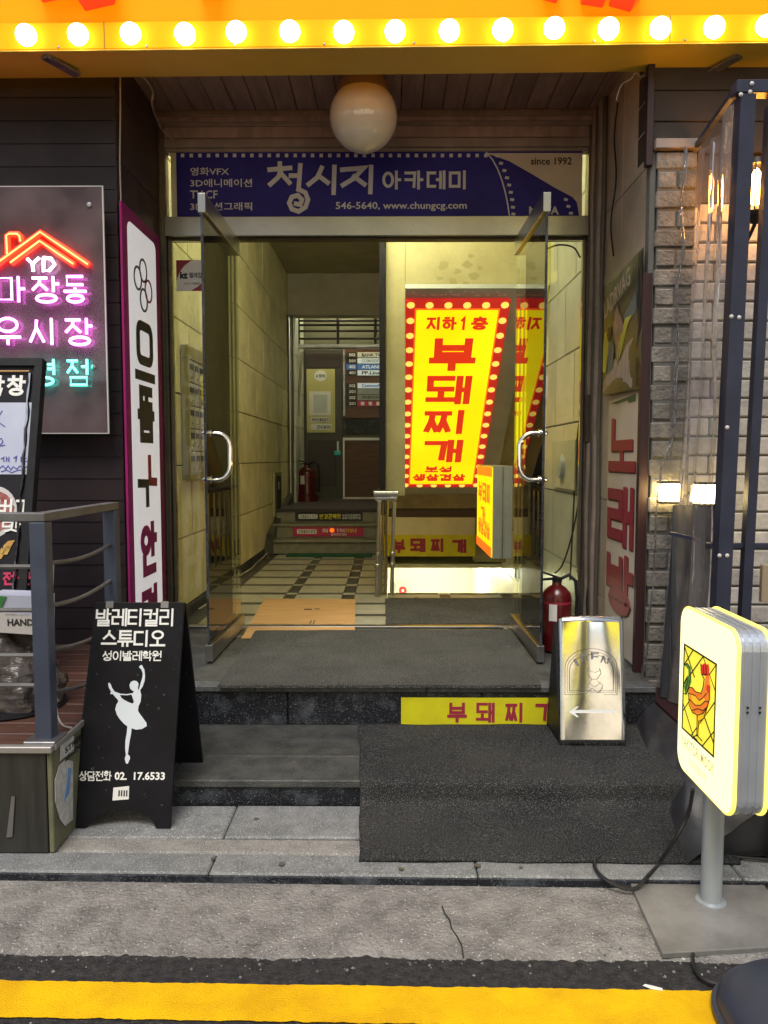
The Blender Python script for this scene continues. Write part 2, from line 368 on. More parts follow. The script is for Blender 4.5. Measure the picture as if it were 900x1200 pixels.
        return s.add(vs, fs)
    def grid(s, fn, nu, nv):
        k = len(s.v); s.v += [V(fn(i/nu, j/nv)) for j in range(nv+1) for i in range(nu+1)]
        s.f += [(k+j*(nu+1)+i, k+j*(nu+1)+i+1, k+(j+1)*(nu+1)+i+1, k+(j+1)*(nu+1)+i) for j in range(nv) for i in range(nu)]
        return s
    def mesh(s, name, m, origin=(0, 0, 0)):
        o = V(origin); me = bpy.data.meshes.new(name); me.from_pydata([tuple(p-o) for p in s.v], [], s.f); me.validate()
        me.materials.append(MATS[m] if isinstance(m, str) else m)
        if s.smooth:
            for p in me.polygons: p.use_smooth = True
            try: me.set_sharp_from_angle(angle=math.radians(42))
            except Exception: pass
        me.update(); return me
WL = {}
def link(o, loc, parent=None):
    COL.objects.link(o); loc = V(loc); WL[o] = loc
    if parent is not None: o.parent = parent; o.location = loc - WL[parent]
    else: o.location = loc
    return o
def build(mb, name, m, parent=None, bev=0, at=None):
    """one mesh object; its origin is the parent's, or its own base"""
    if at is None:
        if parent is not None: at = WL[parent]
        else:
            lo = [min(p[i] for p in mb.v) for i in range(3)]; hi = [max(p[i] for p in mb.v) for i in range(3)]
            at = V(((lo[0]+hi[0])/2, (lo[1]+hi[1])/2, lo[2]))
    o = bpy.data.objects.new(name, mb.mesh(name, m, at)); link(o, at, parent)
    if bev:
        b = o.modifiers.new('bevel', 'BEVEL'); b.width = bev; b.segments = 2; b.limit_method = 'ANGLE'; b.angle_limit = math.radians(40)
    return o
def put(mesh, name, loc, parent, rot=None):
    o = bpy.data.objects.new(name, mesh); link(o, loc, parent)
    if rot: o.rotation_euler = rot
    return o
def tag(o, label, cat, group=None):
    o['label'] = label; o['category'] = cat
    if group: o['group'] = group
    return o
def thing(name, label, cat, loc, group=None):
    return tag(link(bpy.data.objects.new(name, None), loc), label, cat, group)
def struct(o): o['kind'] = 'structure'; return o
def ground(name, loc=(0, 0, 0)): return struct(link(bpy.data.objects.new(name, None), loc))
def bx(name, m, parent, x0, x1, y0, y1, z0, z1, c=.003):
    return build(MB().cbox(x0, x1, y0, y1, z0, z1, c), name, m, parent)

# ------------------------------------------------------------------ lettering
CHO = 'ㄱㄲㄴㄷㄸㄹㅁㅂㅃㅅㅆㅇㅈㅉㅊㅋㅌㅍㅎ'
JUNG = 'ㅏㅐㅑㅒㅓㅔㅕㅖㅗㅘㅙㅚㅛㅜㅝㅞㅟㅠㅡㅢㅣ'
JONG = ' ㄱㄲㄳㄴㄵㄶㄷㄹㄺㄻㄼㄽㄾㄿㅀㅁㅂㅄㅅㅆㅇㅈㅊㅋㅌㅍㅎ'
def ring(cx, cy, rx, ry, n=14): return ([(cx+rx*math.cos(2*math.pi*i/n), cy+ry*math.sin(2*math.pi*i/n)) for i in range(n)], True)
def P_(*p): return (list(p), False)
CONS = {
 'ㄱ': [P_((0, 1), (1, 1), (.9, 0))], 'ㄴ': [P_((0, 1), (0, 0), (1, 0))], 'ㄷ': [P_((1, 1), (0, 1), (0, 0), (1, 0))],
 'ㄹ': [P_((0, 1), (1, 1), (1, .5), (0, .5), (0, 0), (1, 0))], 'ㅁ': [([(0, 0), (1, 0), (1, 1), (0, 1)], True)],
 'ㅂ': [P_((0, 1), (0, 0), (1, 0), (1, 1)), P_((0, .52), (1, .52))], 'ㅅ': [P_((.5, 1), (.45, .6), (0, 0)), P_((.5, .62), (1, 0))],
 'ㅇ': [ring(.5, .5, .5, .5)], 'ㅈ': [P_((0, 1), (1, 1)), P_((.55, 1), (.45, .55), (0, 0)), P_((.5, .55), (1, 0))],
 'ㅊ': [P_((.5, 1.15), (.5, .82)), P_((0, .78), (1, .78)), P_((.52, .78), (.45, .42), (0, 0)), P_((.5, .42), (1, 0))],
 'ㅋ': [P_((0, 1), (1, 1), (.9, 0)), P_((0, .5), (.95, .5))], 'ㅌ': [P_((1, 1), (0, 1), (0, 0), (1, 0)), P_((0, .5), (1, .5))],
 'ㅍ': [P_((0, 1), (1, 1)), P_((0, 0), (1, 0)), P_((.28, 1), (.28, 0)), P_((.72, 1), (.72, 0))],
 'ㅎ': [P_((.3, 1.08), (.7, 1.08)), P_((0, .8), (1, .8)), ring(.5, .28, .42, .28)]}
for d, s_ in (('ㄲ', 'ㄱ'), ('ㄸ', 'ㄷ'), ('ㅃ', 'ㅂ'), ('ㅆ', 'ㅅ'), ('ㅉ', 'ㅈ')):
    CONS[d] = [([(x*.44+k, y) for x, y in p], c) for k in (0, .56) for p, c in CONS[s_]]
VV = {'ㅏ': [P_((.3, 1), (.3, 0)), P_((.3, .52), (1, .52))], 'ㅐ': [P_((.1, 1), (.1, 0)), P_((.9, 1), (.9, 0)), P_((.1, .52), (.9, .52))],
 'ㅑ': [P_((.3, 1), (.3, 0)), P_((.3, .66), (1, .66)), P_((.3, .36), (1, .36))], 'ㅓ': [P_((.75, 1), (.75, 0)), P_((-.1, .52), (.75, .52))],
 'ㅔ': [P_((.35, .97), (.35, .03)), P_((1, 1), (1, 0)), P_((-.25, .52), (.35, .52))], 'ㅕ': [P_((.75, 1), (.75, 0)), P_((-.1, .66), (.75, .66)), P_((-.1, .38), (.75, .38))],
 'ㅖ': [P_((.35, .97), (.35, .03)), P_((1, 1), (1, 0)), P_((-.25, .64), (.35, .64)), P_((-.25, .38), (.35, .38))], 'ㅣ': [P_((.6, 1), (.6, 0))]}
HV = {'ㅗ': [P_((0, 0), (1, 0)), P_((.5, 0), (.5, 1))], 'ㅛ': [P_((0, 0), (1, 0)), P_((.33, 0), (.33, 1)), P_((.67, 0), (.67, 1))],
 'ㅜ': [P_((0, 1), (1, 1)), P_((.5, 1), (.5, 0))], 'ㅠ': [P_((0, 1), (1, 1)), P_((.33, 1), (.33, 0)), P_((.67, 1), (.67, 0))], 'ㅡ': [P_((0, .5), (1, .5))]}
CV = {'ㅘ': ('ㅗ', 'ㅏ'), 'ㅙ': ('ㅗ', 'ㅐ'), 'ㅚ': ('ㅗ', 'ㅣ'), 'ㅝ': ('ㅜ', 'ㅓ'), 'ㅟ': ('ㅜ', 'ㅣ'), 'ㅢ': ('ㅡ', 'ㅣ')}
def fit(st, x0, y0, x1, y1): return [([(x0+x*(x1-x0), y0+y*(y1-y0)) for x, y in p], c) for p, c in st]
def syllable(ch):
    k = ord(ch)-0xAC00; c, v, f = CHO[k//588], JUNG[(k % 588)//28], JONG[k % 28]; R = []; fin = f != ' '
    if v in VV:
        wide = v in 'ㅐㅔㅖ'; cx = .50 if wide else .56; y0 = .47 if fin else .10
        R += fit(CONS[c], 0, y0, cx-(.08 if v in 'ㅓㅕㅔㅖ' else 0), .94); R += fit(VV[v], .66 if wide else .70, .40 if fin else 0, 1, 1)
        if fin: R += fit(CONS[f], .14, 0, .9, .29)
    elif v in HV:
        up = v in 'ㅗㅛ'
        if fin: R += fit(CONS[c], .14, .68, .86, 1); R += fit(HV[v], 0, .42, 1, .56); R += fit(CONS[f], .14, 0, .86, .27)
        else: R += fit(CONS[c], .12, .50, .88, 1); R += fit(HV[v], 0, 0 if not up else .04, 1, .29 if not up else .34)
    else:
        h, vv = CV[v]; R += fit(CONS[c], 0, .55 if not fin else .66, .54, 1); R += fit(HV[h], -.02, .1 if not fin else .4, .60, .36 if not fin else .54)
        R += fit(VV[vv], .72, 0 if not fin else .36, 1, 1)
        if fin: R += fit(CONS[f], .14, 0, .9, .26)
    return R
def thick(pts, closed, t):
    """outline of a stroke with mitred corners -> list of quads (2-D)"""
    n = len(pts); Pn = [V((x, y)) for x, y in pts]; L, R = [], []
    for i in range(n):
        if closed or 0 < i < n-1:
            d0 = (Pn[i]-Pn[i-1]).normalized(); d1 = (Pn[(i+1) % n]-Pn[i]).normalized()
        else:
            d0 = d1 = (Pn[1]-Pn[0]).normalized() if i == 0 else (Pn[-1]-Pn[-2]).normalized()
        n0 = V((-d0.y, d0.x)); n1 = V((-d1.y, d1.x)); m_ = n0+n1
        m_ = m_.normalized() if m_.length > .2 else n0
        k = t/2/max(.35, m_.dot(n0)); p = Pn[i]
        if not closed and i == 0: p = p - d0*t/2
        if not closed and i == n-1: p = p + d1*t/2
        L.append(p+m_*k); R.append(p-m_*k)
    return L, R
def strokes(mb, fr, st, t, c0, c1, jit):
    for p, closed in st:
        jit[0] += 1; cc = c1 + (jit[0] % 7)*.00022
        L, R = thick(p, closed, t); n = len(p)
        vs = [fr(q.x, q.y, cc) for q in L]+[fr(q.x, q.y, cc) for q in R]+[fr(q.x, q.y, c0) for q in L]+[fr(q.x, q.y, c0) for q in R]; fs = []
        for i in range(n if closed else n-1):
            j = (i+1) % n; fs += [(n+i, n+j, j, i), (i, j, 2*n+j, 2*n+i), (3*n+i, 3*n+j, n+j, n+i)]
        if not closed: fs += [(0, 2*n, 3*n, n), (n-1, 2*n-1, 4*n-1, 3*n-1)]
        mb.add(vs, fs)
JIT = [0]
def hangul(mb, fr, text, a0, b0, a1, b1, t=.13, c0=0, c1=.002, gap=.16, vertical=False):
    """block Hangul strokes filling a rectangle of the frame"""
    n = len(text); t_ = t
    for i, ch in enumerate(text):
        if ch == ' ': continue
        if vertical:
            h = (b1-b0)/(n+(n-1)*gap); y1 = b1-i*h*(1+gap); x0, x1, y0 = a0, a1, y1-h
        else:
            w_ = (a1-a0)/(n+(n-1)*gap); x0 = a0+i*w_*(1+gap); x1, y0, y1 = x0+w_, b0, b1
        tt = t_*min(abs(x1-x0), abs(y1-y0)); sx = 1 if x1 > x0 else -1
        if 0xAC00 <= ord(ch) <= 0xD7A3: st = syllable(ch)
        elif ch == '1': st = [P_((.35, .8), (.55, 1), (.55, 0))]
        elif ch == '+': st = [P_((.1, .5), (.9, .5)), P_((.5, .1), (.5, .9))]
        else: continue
        strokes(mb, fr, fit(st, x0+sx*tt/2, y0+tt/2, x1-sx*tt/2, y1-tt/2), tt, c0, c1, JIT)
    return mb
def typed(mb, fr, text, a0, b0, a1, b1, c=.002, bold=.02, keep=False, shear=0):
    """text set in Blender's own font, fitted to a rectangle of the frame"""
    cu = bpy.data.curves.new('type', 'FONT'); cu.body = text; cu.resolution_u = 2; cu.offset = bold; cu.shear = shear
    o = bpy.data.objects.new('type', cu); COL.objects.link(o); bpy.context.view_layer.update()
    ev = o.evaluated_get(bpy.context.evaluated_depsgraph_get()); me = ev.to_mesh()
    vs = [v.co.copy() for v in me.vertices]; fs = [tuple(p.vertices) for p in me.polygons]
    ev.to_mesh_clear(); bpy.data.objects.remove(o); bpy.data.curves.remove(cu)
    if not vs: return mb
    x0, x1 = min(v.x for v in vs), max(v.x for v in vs); y0, y1 = min(v.y for v in vs), max(v.y for v in vs)
    sx, sy = (a1-a0)/max(x1-x0, 1e-6), (b1-b0)/max(y1-y0, 1e-6)
    if keep: sx = sy
    mb.add([fr(a0+(v.x-x0)*sx, b0+(v.y-y0)*sy, c) for v in vs], fs)
    return mb
def hang_px(fr, text, rect, m, parent, t=.13, c=.002, name='lettering', c0=0, gap=.16, vertical=False):
    mb = MB(); hangul(mb, fr, text, *fr.rect(*rect), t=t, c0=c0, c1=c0+c, gap=gap, vertical=vertical); return build(mb, name, m, parent)
def type_px(fr, text, rect, m, parent, c=.002, bold=.02, name='lettering'):
    mb = MB(); typed(mb, fr, text, *fr.rect(*rect), c=c, bold=bold); return build(mb, name, m, parent)
def rrect(a0, b0, a1, b1, r, n=6):
    out = []
    for cx, cy, s0 in ((a1-r, b0+r, -90), (a1-r, b1-r, 0), (a0+r, b1-r, 90), (a0+r, b0+r, 180)):
        for i in range(n+1): t = math.radians(s0+90*i/n); out.append((cx+r*math.cos(t), cy+r*math.sin(t)))
    return out

# ================================================================== GROUND AND STEPS
CZ_ = PY(440, 128, 4.9).z
YF, ZF, ZT, ZS = 4.978, .343, .147, .037
KY = lambda x: -.014*x                       # the kerb and the road run slightly askew to the doorway
def wob(x, s, a): return a*noise.noise(V((x*s, 3.1, 7.7))) + a*.5*noise.noise(V((x*s*3.3, 9.1, 1.7)))
g = MB(); g.quad((-40, -40, 0), (40, -40, 0), (40, 2.60, 0), (-40, 2.60, 0)); struct(build(g, 'road', 'asphalt'))
def strip(name, m, ya, yb, z, aa, ab, sa=6, sb=6, x0=-6, x1=6, n=900, relief=0):
    def fn(u, v):
        x = x0+(x1-x0)*u; lo = ya+KY(x)+wob(x, sa, aa)+(.010*noise.noise(V((x*37, 5, 2)))+.006*noise.noise(V((x*110, 5, 2))) if relief else 0); hi = yb+KY(x)+wob(x+31, sb, ab); y = lo+(hi-lo)*v
        return (x, y, z + (relief*(noise.noise(V((x*14, y*14, 0)))+.6*noise.noise(V((x*45, y*45, 3)))) if relief and 0 < v < 1 else 0) - (.006 if v == 0 and relief else 0))
    o = build(MB().grid(fn, n, 14 if relief else 1), name, m); struct(o)
    if relief:
        for p in o.data.polygons: p.use_smooth = True
    return o
strip('concrete_gutter', 'old_concrete', 2.135, 2.515, .006, .016, 0, sa=2.3, relief=.0045, n=1500)
strip('yellow_line', 'yellow_paint', 1.873, 2.012, .005, .004, .004, sa=30, sb=30, n=1200)
for i, (x_, y_, r_) in enumerate(((330, 1012, .013), (470, 1018, .010), (560, 1014, .012), (300, 960, .012), (250, 1006, .009), (345, 893, .011), (610, 1016, .009))):
    c_ = PZ(x_, y_, ZS+.0055 if y_ > 940 else ZT+.002); pts_ = [(c_.x+r_*math.cos(k*.63)*random.uniform(.7, 1.2), c_.y+r_*math.sin(k*.63)*random.uniform(.7, 1.2)) for k in range(10)]
    tag(build(MB().prism(FU(c_.z), pts_, 0, .0008), 'gum_spot', 'conduit'), ('flattened dark gum spot on the granite kerb left of the draped mat', 'tiny dark gum spot on the kerb just below the draped mat', 'dark gum spot on the kerb below the middle of the draped mat', 'dark gum spot on the slab right of the ballet board', 'small gum spot on the kerb below the ballet board side', 'dark gum spot on the lower stone step tread', 'small gum spot on the kerb below the right part of the draped mat')[i], 'gum spot', 'gum spots on the paving')
crumbs = MB()
for i in range(420):
    x = random.uniform(-2.4, 2.4); y = 2.13+KY(x)+random.gauss(0, .04) if i % 3 else random.uniform(1.7, 2.5); r = random.uniform(.002, .006)
    if 1.86 < y-KY(x) < 2.02: continue
    z = .010 if y-KY(x) > 2.15 else .001
    crumbs.add([(x-r, y, z), (x+r*.4, y-r, z), (x+r, y+r*.5, z), (x, y+r, z), (x, y, z+r*1.1)], [(0, 1, 4), (1, 2, 4), (2, 3, 4), (3, 0, 4)])
o = build(crumbs, 'gravel', 'kerb_granite'); o['kind'] = 'stuff'
# cracked white chips along the edge of the concrete and a torn paper scrap
o = build(MB().add([tuple(PZ(x_, y_, z_)) for x_, y_, z_ in ((753, 1155, .004), (763, 1159, .004), (777, 1161, .006), (776, 1158, .010), (765, 1155, .012), (756, 1153, .006))], [(0, 1, 2, 3, 4, 5)]), 'paper_scrap', 'paper')
tag(o, 'crumpled white paper scrap lying on the asphalt beside the yellow line', 'litter')
ck = MB(); P0 = [(518, 1062), (521, 1070), (527, 1078), (529, 1088), (536, 1098), (541, 1108), (543, 1122)]
for i in range(len(P0)-1): ck.bar(PZ(*P0[i], .0085), PZ(*P0[i+1], .0085), .004, .002)
struct(build(ck, 'gutter_crack', 'dark_gap'))
pav = ground('pavement', (0, 2.5, 0))
build(MB().box(-6, 6, 2.56, 3.0, -.1, ZS-.012), 'bedding', 'dark_gap', pav)
def slab_row(xs, y0, y1, z1, z0, m, parent, name='stone_slab', skew=True, j=.004, c=.006):
    for a, b in zip(xs[:-1], xs[1:]):
        mb = MB().cbox(a+j/2, b-j/2, y0+j/2, y1-j/2, z0, z1+random.uniform(-.0015, .0015), c)
        if skew:
            for p in mb.v:
                if p.y < (y0+y1)/2 or skew == 2: p.y += KY(p.x)
        build(mb, name, m, parent)
slab_row([-6, -5.1, -4.2, -3.3, -2.4, -1.62, -.62, .30, 1.19, 2.1, 3, 3.9, 4.8, 6], 2.516, 2.650, ZS, -.05, 'kerb_granite', pav, 'kerb_stone', skew=2)
slab_row([-6, -4.8, -3.6, -2.4, -1.35, .05, 1.25, 2.5, 3.8, 5, 6], 2.650, 2.765, ZS-.003, -.05, 'worn_granite', pav, 'paving_stone', skew=2, c=.012)
slab_row([-6, -4.8, -3.7, -2.6, -1.55, -.62, .32, 1.25, 2.2, 3.2, 4.5, 6], 2.765, 3.03, ZS+.004, -.05, 'kerb_granite', pav, 'paving_stone', skew=0)
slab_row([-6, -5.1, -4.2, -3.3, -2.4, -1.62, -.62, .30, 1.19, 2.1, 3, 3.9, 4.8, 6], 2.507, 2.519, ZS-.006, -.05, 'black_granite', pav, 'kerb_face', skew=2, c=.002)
st = ground('entrance_steps', (0, 3.3, 0))
build(MB().box(-1.44, 1.29, 3.04, 3.66, -.05, ZT-.03), 'step_core', 'dark_gap', st)
xs1 = [-1.448, -.90, .05, .78, 1.296]
slab_row(xs1, 3.022, 3.28, ZT, ZT-.030, 'dark_tread', st, 'tread_stone', skew=0, j=.003, c=.004)
slab_row([-1.448, -1.02, .30, 1.296], 3.28, 3.685, ZT, ZT-.030, 'dark_tread', st, 'tread_stone', skew=0, j=.003, c=.004)
slab_row([-1.448, -.445, .55, 1.296], 3.034, 3.05, ZT-.031, ZS, 'black_granite', st, 'riser_stone', skew=0, j=.006, c=.003)
build(MB().box(-1.44, 1.29, 3.70, 4.96, 0, ZF-.032), 'landing_core', 'dark_gap', st)
slab_row([-1.448, -.66, .18, 1.296], 3.665, 3.75, ZF, ZF-.030, 'nosing', st, 'nosing_stone', skew=0, j=.003, c=.004)
slab_row([-1.448, -.50, .45, 1.296], 3.676, 3.70, ZF-.031, ZT, 'black_granite', st, 'riser_stone', skew=0, j=.005, c=.003)
slab_row([-1.448, -.55, .45, 1.296], 3.75, 4.94, ZF, ZF-.030, 'dark_tread', st, 'floor_stone', skew=0, j=.003, c=.003)

# ================================================================== HALL FLOOR: pale oblong tiles between dark strips
fl = ground('hall_floor', (0, 6.5, ZF))
build(MB().box(-1.46, 1.33, 4.94, 6.0, 0.0, ZF-.012), 'floor_bed', 'dark_gap', fl)
build(MB().box(-1.46, -.04, 6.0, 11.7, 0.0, ZF-.012), 'floor_bed', 'dark_gap', fl)
def tile_mesh(wx, wy, m): return MB().cbox(-wx/2, wx/2, -wy/2, wy/2, -.012, 0, .002).mesh('tile', m)
TM = {}
def tile(x0, x1, y0, y1, m):
    k = (round(x1-x0, 3), round(y1-y0, 3), m)
    if k not in TM: TM[k] = tile_mesh(k[0]-.004, k[1]-.004, m)
    put(TM[k], 'floor_tile', ((x0+x1)/2, (y0+y1)/2, ZF), fl)
rows = [4.985 + .43*i for i in range(9)]
colx = [-1.29, -.85, -.76, -.385, -.285, -.02]
for i, y in enumerate(rows):
    y1 = min(y+.35, 8.83)
    lim = 1.28 if y < 5.9 else -.02
    segs = [(-1.42, -1.29, 'dark_tile'), (-1.29, -.85, 'pale_tile'), (-.85, -.76, 'dark_tile'), (-.76, -.385, 'pale_tile'), (-.385, -.285, 'dark_tile'), (-.285, -.02, 'pale_tile')]
    if y < 5.9: segs += [(-.02, .40, 'pale_tile'), (.40, .49, 'dark_tile'), (.49, .9, 'pale_tile'), (.9, 1.28, 'dark_tile')]
    for a, b, m in segs: tile(a, b, y, y1, m)
    if y+.43 < 8.8:
        for a, b, m in segs: tile(a, b, y1, y+.43, 'dark_tile' if m == 'pale_tile' else 'pale_tile' if b-a < .11 else 'dark_tile')
build(MB().box(-.02, 1.28, 5.975, 5.995, ZF-.05, ZF+.012), 'stair_nosing', 'steel', fl)

# ================================================================== HALL WALLS
def panel_wall(name, label, frame, a0, a1, cuts_b, cuts_a, m, backm, d=.02, parent=None, cat='wall'):
    t = thing(name, label, cat, frame(a0, cuts_b[0]))
    build(MB().frbox(frame, a0, cuts_b[0], a1, cuts_b[-1], -.12, -d), 'wall_backing', backm, t)
    for j in range(len(cuts_b)-1):
        off = (.5*(j % 2)) * (cuts_a[1]-cuts_a[0]) if len(cuts_a) > 1 else 0
        xs = [a0] + [c+off for c in cuts_a if a0+.05 < c+off < a1-.05] + [a1]
        for p, q in zip(xs[:-1], xs[1:]):
            mb = MB(); b0, b1 = cuts_b[j]+.003, cuts_b[j+1]-.003; p2, q2 = p+.003, q-.003; k = .004
            vs = [frame(p2, b0, -d), frame(q2, b0, -d), frame(q2, b1, -d), frame(p2, b1, -d), frame(p2+k, b0+k, 0), frame(q2-k, b0+k, 0), frame(q2-k, b1-k, 0), frame(p2+k, b1-k, 0)]
            mb.add(vs, [(4, 5, 6, 7), (0, 1, 5, 4), (1, 2, 6, 5), (2, 3, 7, 6), (3, 0, 4, 7)])
            build(mb, 'wall_panel', m, t)
    return t
LWX = -1.42
jb = [ZF, .425, .905, 1.40, 1.885, 2.38, 2.87, 3.36, 3.99]
lw = panel_wall('tiled_wall', 'speckled olive yellow stone clad wall running along the left of the hall', FL(LWX), 5.03, 10.75, jb[1:], [5.03+.92*i for i in range(8)], 'wall_tile', 'mortar')
o = build(MB().cbox(LWX-.02, LWX+.012, 5.03, 10.75, ZF, .423, .003), 'skirting', 'black_granite', lw)
lw2 = panel_wall('rear_wall', 'grey tiled wall continuing beyond the steel pole up the short stair', FL(-1.33), 10.84, 12.0, [.80, 1.4, 1.9, 2.4, 2.9, 3.4, 4.2], [10.84+.6*i for i in range(3)], 'stair_wall_tile', 'mortar')
# wavy pale cable along the skirting
pts = [(LWX+.03+.012*math.sin(i*1.3), 5.5+i*.19, ZF+.012+.04*max(0, math.sin(i*.45))*(i > 8)) for i in range(17)]
tag(build(MB().tube(pts, .008, 6), 'floor_cable', 'cable_pale'), 'pale slack cable lying along the foot of the left hall wall', 'cable')
# stairwell wall on the right
rw = panel_wall('stairwell_wall', 'pale tiled wall along the right of the descending stair, behind the glass', FR(1.28), -12.6, -5.03, [-2.3, -1.8, -1.3, -.8, -.3, .2, .7, 1.2, 1.7, 2.2, 2.7, 3.2, 3.99], [-12.6+.6*i for i in range(13)], 'stair_wall_tile', 'mortar')
# ceilings, beam
o = build(MB().box(-1.46, -.03, 5.06, 10.8, 3.99, 4.05), 'hall_ceiling', 'ceiling_paint'); tag(o, 'dim flat brownish ceiling over the left passage of the hall', 'ceiling')
o = build(MB().box(-.03, 1.33, 5.06, 6.3, 3.993, 4.05), 'landing_ceiling', 'yellow_plaster'); tag(o, 'yellowish ceiling over the head of the descending stair', 'ceiling')
o = build(MB().cbox(-1.419, -.036, 10.76, 11.0, 3.42, 3.988), 'ceiling_beam', 'beam_paint'); tag(o, 'deep brown painted beam crossing above the short rear stair', 'beam')
# plaster face above the stairwell, sloping soffit
sl = thing('stairwell_soffit', 'yellow plastered slope over the descending stair, stained above the big sign', 'soffit', (0, 6.25, 2.8))
YS, ZS0 = 6.25, EYE+1.38
TA = math.tan(math.radians(37.8)); YE = 8.42; ZE = ZS0-(YE-YS)*TA
build(MB().box(-.035, 1.278, YS, YS+.08, ZS0, 3.99), 'plaster_face', 'yellow_plaster', sl)
build(MB().add([(-.035, YS, ZS0-.002), (1.278, YS, ZS0-.002), (1.278, YE, ZE), (-.035, YE, ZE), (-.035, YS+.3, ZS0+.1), (1.278, YS+.3, ZS0+.1), (1.278, YE+.1, ZE+.1), (-.035, YE+.1, ZE+.1)],
     [(0, 1, 2, 3), (4, 7, 6, 5), (0, 4, 5, 1), (1, 5, 6, 2), (2, 6, 7, 3), (3, 7, 4, 0)]), 'soffit_slope', 'yellow_plaster', sl)
FP = FY(YS-.001)
for (x, y, r) in ((520, 312, 9), (536, 318, 6), (548, 310, 7), (556, 323, 8), (530, 330, 7), (515, 326, 5), (562, 314, 5), (545, 332, 5), (552, 300, 4)):
    a, b = FP.hit(x, y); n = 9; k = r/900*YS
    mb = MB().add([FP(a+k*math.cos(2*math.pi*i/n)*random.uniform(.4, 1.2), b+k*.6*math.sin(2*math.pi*i/n)*random.uniform(.4, 1.2), .0012) for i in range(n)], [tuple(range(n))])
    build(mb, 'peeled_patch', 'stain_yellow', sl)
bm_ = thing('stairwell_beam', 'banded olive beam at the foot of the sloping soffit above the basement opening', 'beam', (.6, YE, .3))
zz = [PY(510, y, YE).z for y in (574, 596, 606, 627)]
build(MB().cbox(-.035, 1.278, YE, YE+.25, zz[1], ZE+.05), 'upper_band', 'olive_ledge', bm_)
build(MB().cbox(-.035, 1.278, YE+.03, YE+.25, zz[2], zz[1]-.002), 'brown_strip', 'brown_trim', bm_)  # set-back dark brown stripe between the olive band and the pale ledge
build(MB().cbox(-.035, .93, YE-.04, YE+.25, zz[3], zz[2]-.002), 'pale_ledge', 'cream_paint', bm_)
build(MB().cbox(.93, 1.278, YE+.02, YE+.25, zz[3]-.3, zz[2]-.002), 'return_band', 'olive_ledge', bm_)
FB = FY(YE-.06); a0, b0, a1, b1 = FB.rect(450, 627, 557, 652)
bs_ = thing('basement_banner', 'olive yellow banner with maroon Korean letters over the basement opening', 'banner', FB((a0+a1)/2, b0))
build(MB().frbox(FB, a0, b0, a1, b1, -.05, 0), 'banner_sheet', 'banner_yellow', bs_)
for ch, x0, x1, dy in (('부', 460, 475, 2), ('돼', 481, 499, 1), ('찌', 505, 521, 1), ('개', 530, 547, 2)):
    hang_px(FB, ch, (x0, 630+dy, x1, 646+dy), 'maroon_print', bs_, t=.2)
pt = MB().prism(FR(-.036), [(-11.9, ZF+.3), (-YE, ZF-.02), (-YE, ZE+.02), (-6.30, ZS0+.02), (-6.30, 3.985), (-11.9, 3.985)], -.0, .016)
tag(build(pt, 'partition_wall', 'cream_paint'), 'thin pale partition closing off the sloping soffit beside the passage', 'wall')
sh = thing('building_shell', 'dark upper walls and roof slab of the building round the hall', 'building', (0, 8, 4.1))
build(MB().box(-1.9, 1.7, 5.03, 12.6, 4.45, 4.6), 'roof_slab', 'ceiling_paint', sh)
for p in ((-1.9, -1.56, 4.99, 12.6, -2, 4.45), (1.43, 1.7, 4.99, 12.6, -2, 4.45), (-1.56, 1.43, 12.4, 12.6, -2, 4.45), (-1.56, 1.43, 4.99, 5.055, CZ_+.085, 4.45), (-1.56, -1.54, 4.99, 12.4, -.2, 4.45)): build(MB().box(*p), 'shell_wall', 'ceiling_paint', sh)
# partition edge and landing column
o = tag(build(MB().cbox(-.085, -.037, 6.18, 6.3, ZF+.65, 3.99), 'partition_upright', 'black_metal'), 'narrow dark upright dividing the passage from the bright stairwell wall', 'partition')
# descending stairs and basement room
ds = thing('descending_stair', 'stone stair going down from the landing to the basement', 'stairs', (.6, 6.0, -1.9))
for i in range(12):
    y0 = 5.995+i*.24; z1 = ZF-.186*(i+1)
    build(MB().cbox(-.03, 1.255, y0, y0+.26, z1-.2, z1), 'stair_step', 'stair_stone', ds)
bw = thing('basement_room', 'brightly lit pale basement lobby seen through the stair opening', 'room', (.6, 11, -1.9))
build(MB().box(-1.2, 1.28, 12.2, 12.3, -1.95, .2), 'back_wall', 'room_paint', bw)
build(MB().box(-1.2, 1.28, 8.7, 12.2, -1.95, -1.9), 'room_floor', 'pale_tile', bw)
build(MB().box(-1.2, 1.28, 8.68, 12.2, .205, .25), 'room_ceiling', 'room_paint', bw)
build(MB().box(-1.3, -1.2, 8.6, 12.3, -1.95, .2), 'side_wall', 'room_paint', bw)
build(MB().box(-.10, -.037, 6.0, 8.9, -2.0, ZF-.02), 'stair_side_wall', 'cream_paint', bw)
la = thing('basement_lamp', 'bright round lamp glowing near the ceiling of the basement lobby', 'lamp', PY(500, 660, 10.6))
build(MB().lathe(WL[la], [(0, -.05), (.05, -.04), (.07, 0), (.06, .03), (0, .04)], 16), 'lamp_globe', 'room_lamp', la)
build(MB().tube([WL[la]+V((0, 0, .04)), V((WL[la].x, WL[la].y, .205))], .012, 6), 'lamp_rod', 'steel', la)
FBk = FY(12.19); al = thing('alarm_box', 'small grey fire alarm box with red ring on the basement wall', 'alarm', FBk(*FBk.hit(471, 700)))
a0, b0, a1, b1 = FBk.rect(462, 682, 481, 700); build(MB().frbox(FBk, a0, b0, a1, b1, 0, .06), 'case', 'grey_sheet', al, bev=.01)
ca, cb = FBk.hit(472, 691); build(MB().lathe(FBk(ca, cb, .06), [(.062, 0), (.055, .02), (.03, .02), (.028, .01), (0, .01)], 18, (0, -1, 0)), 'red_ring', 'red_print', al)
